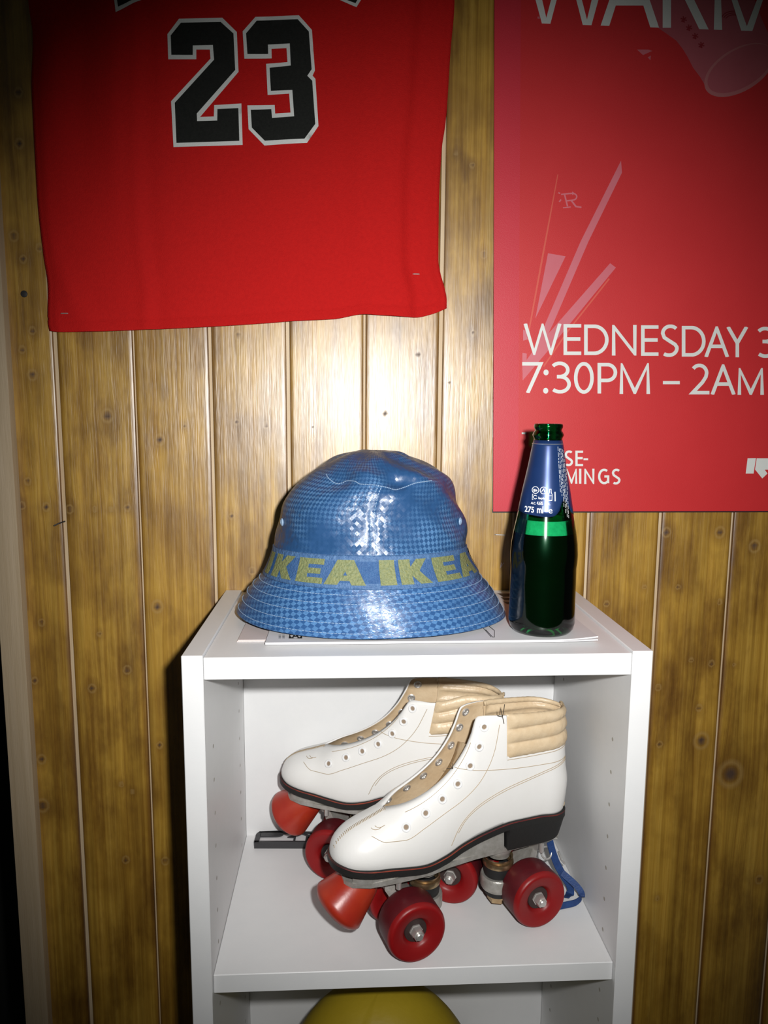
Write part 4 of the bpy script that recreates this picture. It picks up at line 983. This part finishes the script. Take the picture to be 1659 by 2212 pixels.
    for x in hx:
        h = out(x, .0012); zt = wb_(x) - .0060; f = .90; sh = hb(.095) * sstep(.11, .184, x)
        rows.append([(xe(x, .0016) + sh, -h, zt), (xe(x, 0) - .004 * sstep(.15, .184, x) + sh, -h * f, .0700), (x - .004 * sstep(.15, .184, x) + sh, 0, .0700), (xe(x, 0) - .004 * sstep(.15, .184, x) + sh, h * f, .0700), (xe(x, .0016) + sh, h, zt), (x + sh, 0, zt)])
    mb = MB(); mb.grid(rows, close=True); mb.f.append([0, 1, 2, 3, 4, 5]); mb.m.append(0)
    obj('heel', mb, M['sole'], o, local=True, sharp=40, fixn=True, weld=1e-6)
    # plate
    def slab(pts, z0, z1): # (x, half width)
        m2 = MB(); rows = [[(x, -h, z0), (x, h, z0), (x, h, z1), (x, -h, z1)] for x, h in pts]; m2.grid(rows, close=True)
        m2.f.append([0, 1, 2, 3]); m2.m.append(0); k = 4 * (len(pts) - 1); m2.f.append([k + 3, k + 2, k + 1, k]); m2.m.append(0); return m2
    pl = slab([(-.056, .010), (-.050, .018), (-.035, .024), (-.01, .026), (.025, .026), (.045, .0215), (.075, .0185), (.100, .0180), (.130, .0175), (.160, .0165), (.174, .012)], .0655, .0700)
    rows = []
    for x in np.linspace(-.050, .022, 13):
        h = min(.024, .012 + (x + .056) * .8); rows.append([(x, -h, .0695), (x, h, .0695), (x, h, wb_(x) - .0064), (x, -h, wb_(x) - .0064)])
    b0 = pl.grid(rows, close=True)
    rows = []
    for x in np.linspace(.022, .106, 13):
        h = .0185; rows.append([(x, -h, .0695), (x, h, .0695), (x, h * .92, max(.0700, wb_(x) - .0064)), (x, -h * .92, max(.0700, wb_(x) - .0064))])
    pl.grid(rows, close=True)
    for kx in (.029, .1105): pl.lathe([(.0150, .0660), (.0138, .0600), (.0115, .0560), (.0115, .0530)], (kx, 0, 0), (0, 0, 1), 28)
    pl.lathe([(.013, .066), (.010, .058), (.006, .050)], (-.014, 0, 0), (0, 0, 1), 20); pl.lathe([(.013, .066), (.010, .058), (.006, .050)], (.153, 0, 0), (0, 0, 1), 20)
    plate = obj('plate', pl, M['metal'], o, local=True, sharp=35)
    for bx_, by_ in ((-.006, -.020), (.150, -.017), (-.006, .020), (.150, .017)): obj('plate_bolt', MB().lathe([(.0026, .0660), (.0026, .0560), (.0018, .0550), (0, .0550)], (bx_, by_, 0), (0, 0, 1), 12), M['steel'], plate, local=True)
    # trucks
    RW = .0287
    for ax, kx, px_ in ((.0045, .0295, -.014), (.1348, .1105, .153)):
        d = 1 if kx > ax else -1
        U = .004
        mb = MB().lathe([(.0165, .0205 + U), (.0174, .0220 + U), (.0174, .0325 + U), (.0164, .0340 + U), (.0110, .0340 + U), (.0110, .0205 + U), (.0165, .0205 + U)], (kx, 0, 0), (0, 0, 1), 36)
        # cast arm: tapering hull from the cushion cup to the axle and up to the pivot
        sec = [(kx - d * .009, .0110, .0215 + U, .0330 + U), (ax + d * .010, .0150, .0190 + U, .0400 + U), (ax, .0185, .0190, .0450 + U), (ax - d * .007, .0160, .0270 + U, .0505 + U), (px_ + d * .005, .0085, .0400 + U, .0570 + U), (px_, .0055, .0480 + U, .0600 + U)]
        rows = [[(x, -h, z0), (x, -h * .62, z1), (x, h * .62, z1), (x, h, z0)] for x, h, z0, z1 in sec]
        b0 = mb.grid(rows, close=True); mb.f.append([b0, b0 + 1, b0 + 2, b0 + 3]); mb.m.append(0); k = b0 + 4 * (len(sec) - 1); mb.f.append([k + 3, k + 2, k + 1, k]); mb.m.append(0)
        mb.lathe([(.0040, -.031), (.0062, -.021), (.0085, -.008), (.0085, .008), (.0062, .021), (.0040, .031)], (ax, 0, RW), (0, 1, 0), 20)
        tr = obj('truck', mb, M['metal'], o, local=True, sharp=40, fixn=True)
        up_ = lambda pr: [(r * 1.16, h + U) for r, h in pr]
        obj('cushion', MB().lathe(up_([(.0090, .0341), (.0122, .0347), (.0128, .0400), (.0122, .0445), (.0100, .0450)]), (kx, 0, 0), (0, 0, 1), 28).lathe(up_([(.0085, .0130), (.0112, .0136), (.0116, .0175), (.0112, .0202), (.0090, .0206)]), (kx, 0, 0), (0, 0, 1), 28), M['rubber'], tr, local=True)
        obj('washer', MB().lathe(up_([(.0100, .0450), (.0132, .0452), (.0136, .0480), (.0132, .0500), (.0110, .0505), (.0110, .0525), (.0128, .0530), (.0128, .0545)]), (kx, 0, 0), (0, 0, 1), 28), M['brass'], tr, local=True)
        obj('kingpin_nut', MB().lathe(up_([(.0100, .0132), (.0100, .0110), (.0085, .0105), (.0085, .0055), (.0055, .0045), (0, .0045)]), (kx, 0, 0), (0, 0, 1), 6), M['brass'], tr, local=True, smooth=False)
        for sy in (-1, 1):
            wm = MB()
            # profile across the wheel from the outer hub to the inner hub
            pr = [(.0065, -.0085), (.0100, -.0088), (.0118, -.0070), (.0132, -.0040), (.0152, -.0026), (.0200, -.0013), (.0240, -.0003), (.0256, -.0002), (.0268, -.0008), (.0279, -.0024), (RW, -.0046)]
            pr2 = [(RW, -.0046), (RW, -.0272), (.0279, -.0294), (.0268, -.0310)]
            pr3 = [(.0268, -.0310), (.0250, -.0318), (.0200, -.0312), (.0150, -.0290), (.0105, -.0260), (.0055, -.0260)]
            for q, mi in ((pr, 0), (pr2, 1), (pr3, 0)): wm.lathe([(r, (h + .043) if sy > 0 else (-.043 - h)) for r, h in q], (ax, 0, RW), (0, 1, 0), 56, m=mi)
            wo = obj('wheel', wm, [M['wheel'], M['wheel_dark']], o, local=True, sharp=60, weld=1e-6, fixn=True)
            s_ = lambda h: (h + .043) * sy
            obj('bearing', MB().lathe([(.0112, s_(-.0074)), (.0108, s_(-.0060)), (.0075, s_(-.0058)), (.0040, s_(-.0066))], (ax, 0, RW), (0, 1, 0), 28), M['hub'], wo, local=True)
            nt = MB().lathe([(.0066, s_(-.0062)), (.0066, s_(-.0048)), (.0060, s_(-.0046)), (.0056, s_(.0008)), (.0050, s_(.0018)), (.0036, s_(.0016))], (ax, 0, RW), (0, 1, 0), 6)
            nt.lathe([(.0036, s_(.0012)), (.0036, s_(.0034)), (.0028, s_(.0042)), (0, s_(.0042))], (ax, 0, RW), (0, 1, 0), 16)
            obj('axle_nut', nt, M['steel'], wo, local=True, sharp=30)
    # toe stop: cone pointing forward and down
    top = Vector((-.0340, 0, .0610)); bot = Vector((-.0600, 0, .0370)); ax_ = (bot - top); Ln = ax_.length; 
    pr = [(0, -.002), (.0165, -.002), (.0178, .0), (.0260, Ln - .006), (.0268, Ln - .003), (.0258, Ln), (.0215, Ln + .004), (.012, Ln + .0062), (0, Ln + .0070)]
    ts = obj('toe_stop', MB().lathe(pr, top, ax_, 48), M['stop'], o, local=True, sharp=50)
    obj('stop_stem', MB().lathe([(.012, -.016), (.012, .0005)], top, ax_, 20), M['metal'], ts, local=True)
    # the foot's curve: the heel half of the boot swings slightly sideways over the straight plate
    def curve(ob):
        for v_ in ob.data.vertices:
            v_.co.y += bend * sstep(.05, .165, v_.co.x)
            if v_.co.x < -.02: v_.co.x = -.02 + (v_.co.x + .02) * .91
        for k_ in ob.children: curve(k_)
    for ch in o.children:
        if ch.name.split('.')[0] in ('boot_upper', 'ankle_collar', 'insole', 'tongue', 'sole', 'heel'): curve(ch)
        if ch.name.split('.')[0] in ('boot_upper', 'ankle_collar', 'insole', 'tongue', 'sole', 'heel', 'plate', 'toe_stop'): ch.location.z = .0062
    # loose threads at the flap corners
    if seed == 1:
        st = MB(); p0 = S(.0965, .2090, -1, .001)
        for dx, dz in ((-.003, .009), (.001, .013), (-.006, .003), (.001, -.006)): st.tube([p0, p0 + Vector((dx * .6, -.001, dz * .5)), p0 + Vector((dx, -.0015, dz))], .0004, 5)
        obj('loose_thread', st, M['dark_thread'], up, local=True)
        st = MB(); p0 = S(.049, wt_(.049) - .001, -1, .001)
        for dx, dz in ((-.001, .006), (-.007, .002), (-.003, .004)): st.tube([p0, p0 + Vector((dx, -.001, dz))], .0003, 5)
        obj('loose_thread', st, M['dark_thread'], up, local=True)
    return o
make_skate('white roller skate nearest the shelf front, its red toe stop facing left', (-.0019, -.2172), (.1239, .0400), 0.0, 1, -.002)
make_skate('white roller skate behind, toe at the back left and heel hidden by the front skate', (-.0863, -.0944), (.128, -.0435), .010, 2, .0130)

# ------------------------------------------------------------------ black plastic part on the shelf
def build_plastic():
    a = PZ(549, 1833, -.2984); x0, y0 = a[0], a[1]; z = ZS
    o = thing('plastic_clip', 'flat black plastic frame with an arrow cut-out at the back left of the shelf', 'plastic clip', (x0 + .045, y0 + .009, ZS))
    L_, W_ = .074, .0210
    ang = -.045
    def R(x, y, zz): return (x0 + x * math.cos(ang) - y * math.sin(ang), y0 + x * math.sin(ang) + y * math.cos(ang), ZS + zz)
    def slab(poly, z0, z1):
        n = len(poly); m2 = MB(); m2.add([R(x, y, z0) for x, y in poly] + [R(x, y, z1) for x, y in poly], [list(range(n - 1, -1, -1)), list(range(n, 2 * n))] + [[i, (i + 1) % n, (i + 1) % n + n, i + n] for i in range(n)]); return m2
    obj('added_white_floor', slab([(.002, .0018), (L_ - .002, .0018), (L_ - .002, W_ - .001), (.004, W_ - .001)], .0052, .0062), M['paper'], o, smooth=False)  # added white floor, stands in for lit shelf seen through the frame
    obj('front_wall', slab([(0, 0), (L_, 0), (L_, .0022), (0, .0022)], 0, .0085), M['plastic'], o, smooth=False)
    tz0, tz1 = .0070, .0085
    mb = slab([(0, 0), (.0055, 0), (.0055, W_), (.003, W_), (0.0008, W_ - .003), (0, W_ - .007)], tz0, tz1)
    for q in (slab([(.003, W_), (L_, W_), (L_, W_ - .0022), (.003, W_ - .0022)], tz0, tz1), slab([(L_ - .005, 0), (L_, 0), (L_, W_), (L_ - .005, W_)], tz0, tz1),
              slab([(.005, W_ - .010)] + arc(.024, W_ - .004, .008, .0058, -90, 90, 8) + [(.005, W_)], tz0, tz1)): mb.add(q.v, q.f)
    obj('top_frame', mb, M['plastic'], o, smooth=False)
    mb = MB()
    for q in stroke([(.046, .0022), (.046, .0105), (.040, .0105), (.053, .0180), (.066, .0105), (.060, .0105), (.060, .0022)], .0022):
        s_ = slab([tuple(p) for p in q], tz0 + .0001, tz1 + .0001); mb.add(s_.v, s_.f)
    obj('arrow', mb, M['plastic'], o, smooth=False, fixn=True)
    for xx in (.004, L_ - .004): pass
    obj('rear_wall', slab([(.003, W_ - .0022), (L_, W_ - .0022), (L_, W_), (.003, W_)], 0, .0070), M['plastic'], o, smooth=False)
build_plastic()

# ------------------------------------------------------------------ blue ribbon lanyard behind the front heel
def ribbon(pts, wd, th=.0009, tw=None):
    """flat strap along points; tw(i) gives the width direction"""
    pts = [Vector(p) for p in pts]
    # smooth the polyline (Catmull-Rom)
    out = []; n = len(pts)
    for i in range(n - 1):
        p0, p1, p2, p3 = pts[max(i - 1, 0)], pts[i], pts[i + 1], pts[min(i + 2, n - 1)]
        for k in range(6):
            t = k / 6; out.append(.5 * ((2 * p1) + (p2 - p0) * t + (2 * p0 - 5 * p1 + 4 * p2 - p3) * t * t + (3 * p1 - p0 - 3 * p2 + p3) * t ** 3))
    out.append(pts[-1]); rows = []
    N = len(out)
    for i, p in enumerate(out):
        t = (out[min(i + 1, N - 1)] - out[max(i - 1, 0)]).normalized(); wdir = tw(i / (N - 1)); wdir = (wdir - t * wdir.dot(t)).normalized(); nn = t.cross(wdir)
        a, b = p - wdir * wd / 2, p + wdir * wd / 2; rows.append([a + nn * th / 2, b + nn * th / 2, b - nn * th / 2, a - nn * th / 2])
    mb = MB(); b0 = mb.grid(rows, close=True); mb.f.append([b0, b0 + 1, b0 + 2, b0 + 3]); mb.m.append(0); k = b0 + 4 * (N - 1); mb.f.append([k + 3, k + 2, k + 1, k]); mb.m.append(0)
    return mb
def build_lanyard():
    o = thing('lanyard', 'blue ribbon lanyard with metal clip hanging behind the front skate heel', 'lanyard', tuple(PZ(1240, 1950, -.2984)))
    def Q(px, py, Y): p = P(px, py, Y); return Vector((p[0], p[1], max(p[2], ZS + .0055)))
    A = [Q(1188, 1818, -.118), Q(1193, 1838, -.119), Q(1204, 1868, -.122), Q(1218, 1893, -.126), Q(1230, 1912, -.128), Q(1232, 1935, -.131), Q(1222, 1952, -.138)]
    B = [Q(1214, 1885, -.130), Q(1240, 1908, -.136), Q(1254, 1925, -.140), Q(1256, 1938, -.142), Q(1244, 1950, -.146), Q(1226, 1957, -.149), Q(1206, 1958, -.152)]
    Cc = [Q(1112, 1848, -.078), Q(1130, 1850, -.076), Q(1152, 1862, -.078), Q(1168, 1876, -.086), Q(1184, 1882, -.098)]
    obj('ribbon', ribbon(A, .0080, tw=lambda t: Vector((.75, .35, .35 - .3 * t))), M['strap'], o)
    obj('ribbon', ribbon(B, .0065, tw=lambda t: Vector((.5, .3, .9))), M['strap'], o)
    obj('ribbon', ribbon(Cc, .0100, tw=lambda t: Vector((.25, .5, .9))), M['strap'], o)
    c_ = Q(1180, 1842, -.121)
    obj('clip', MB().ring(c_, (.3, -.8, .45), .0060, .0010, 24, 8).tube([Q(1206, 1840, -.113), Q(1213, 1858, -.114), Q(1220, 1866, -.115)], .0011, 8).tube([Q(1194, 1811, -.118), Q(1203, 1811, -.117)], .0012, 8), M['steel'], o)
build_lanyard()

# ------------------------------------------------------------------ yellow helmet in the compartment below
def build_helmet():
    zb = H - .582; top = H - .4025; cx, cy = -.024, -.125
    o = thing('helmet', 'mustard yellow rounded helmet shell peeking up under the skate shelf', 'helmet', (cx, cy, zb))
    rows = []; n = 64; hh_ = top - zb
    for i in range(25):
        ph = i / 24 * math.pi / 2; r = math.cos(ph) ** .9 if i < 24 else 0; z = zb + .012 + (hh_ - .012) * math.sin(ph) ** 1.0
        rows.append([(cx + .116 * r * math.cos(a) - .004 * math.sin(ph), cy + .088 * r * math.sin(a), z + .0025 * math.exp(-((a - 4.4) % 6.283 - 0) ** 2 / .02) * math.sin(ph * 2)) for a in [2 * math.pi * k / n for k in range(n)]])
    mb = MB(); mb.grid(rows, close=True); sh = obj('shell', mb, M['yellow'], o, sharp=180, weld=1e-5)
    mb = MB().tube([(cx + .119 * math.cos(a), cy + .090 * math.sin(a), zb + .010) for a in [2 * math.pi * k / 64 for k in range(64)]], .0085, 10, closed=True); obj('rim', mb, M['yellow'], o)
build_helmet()
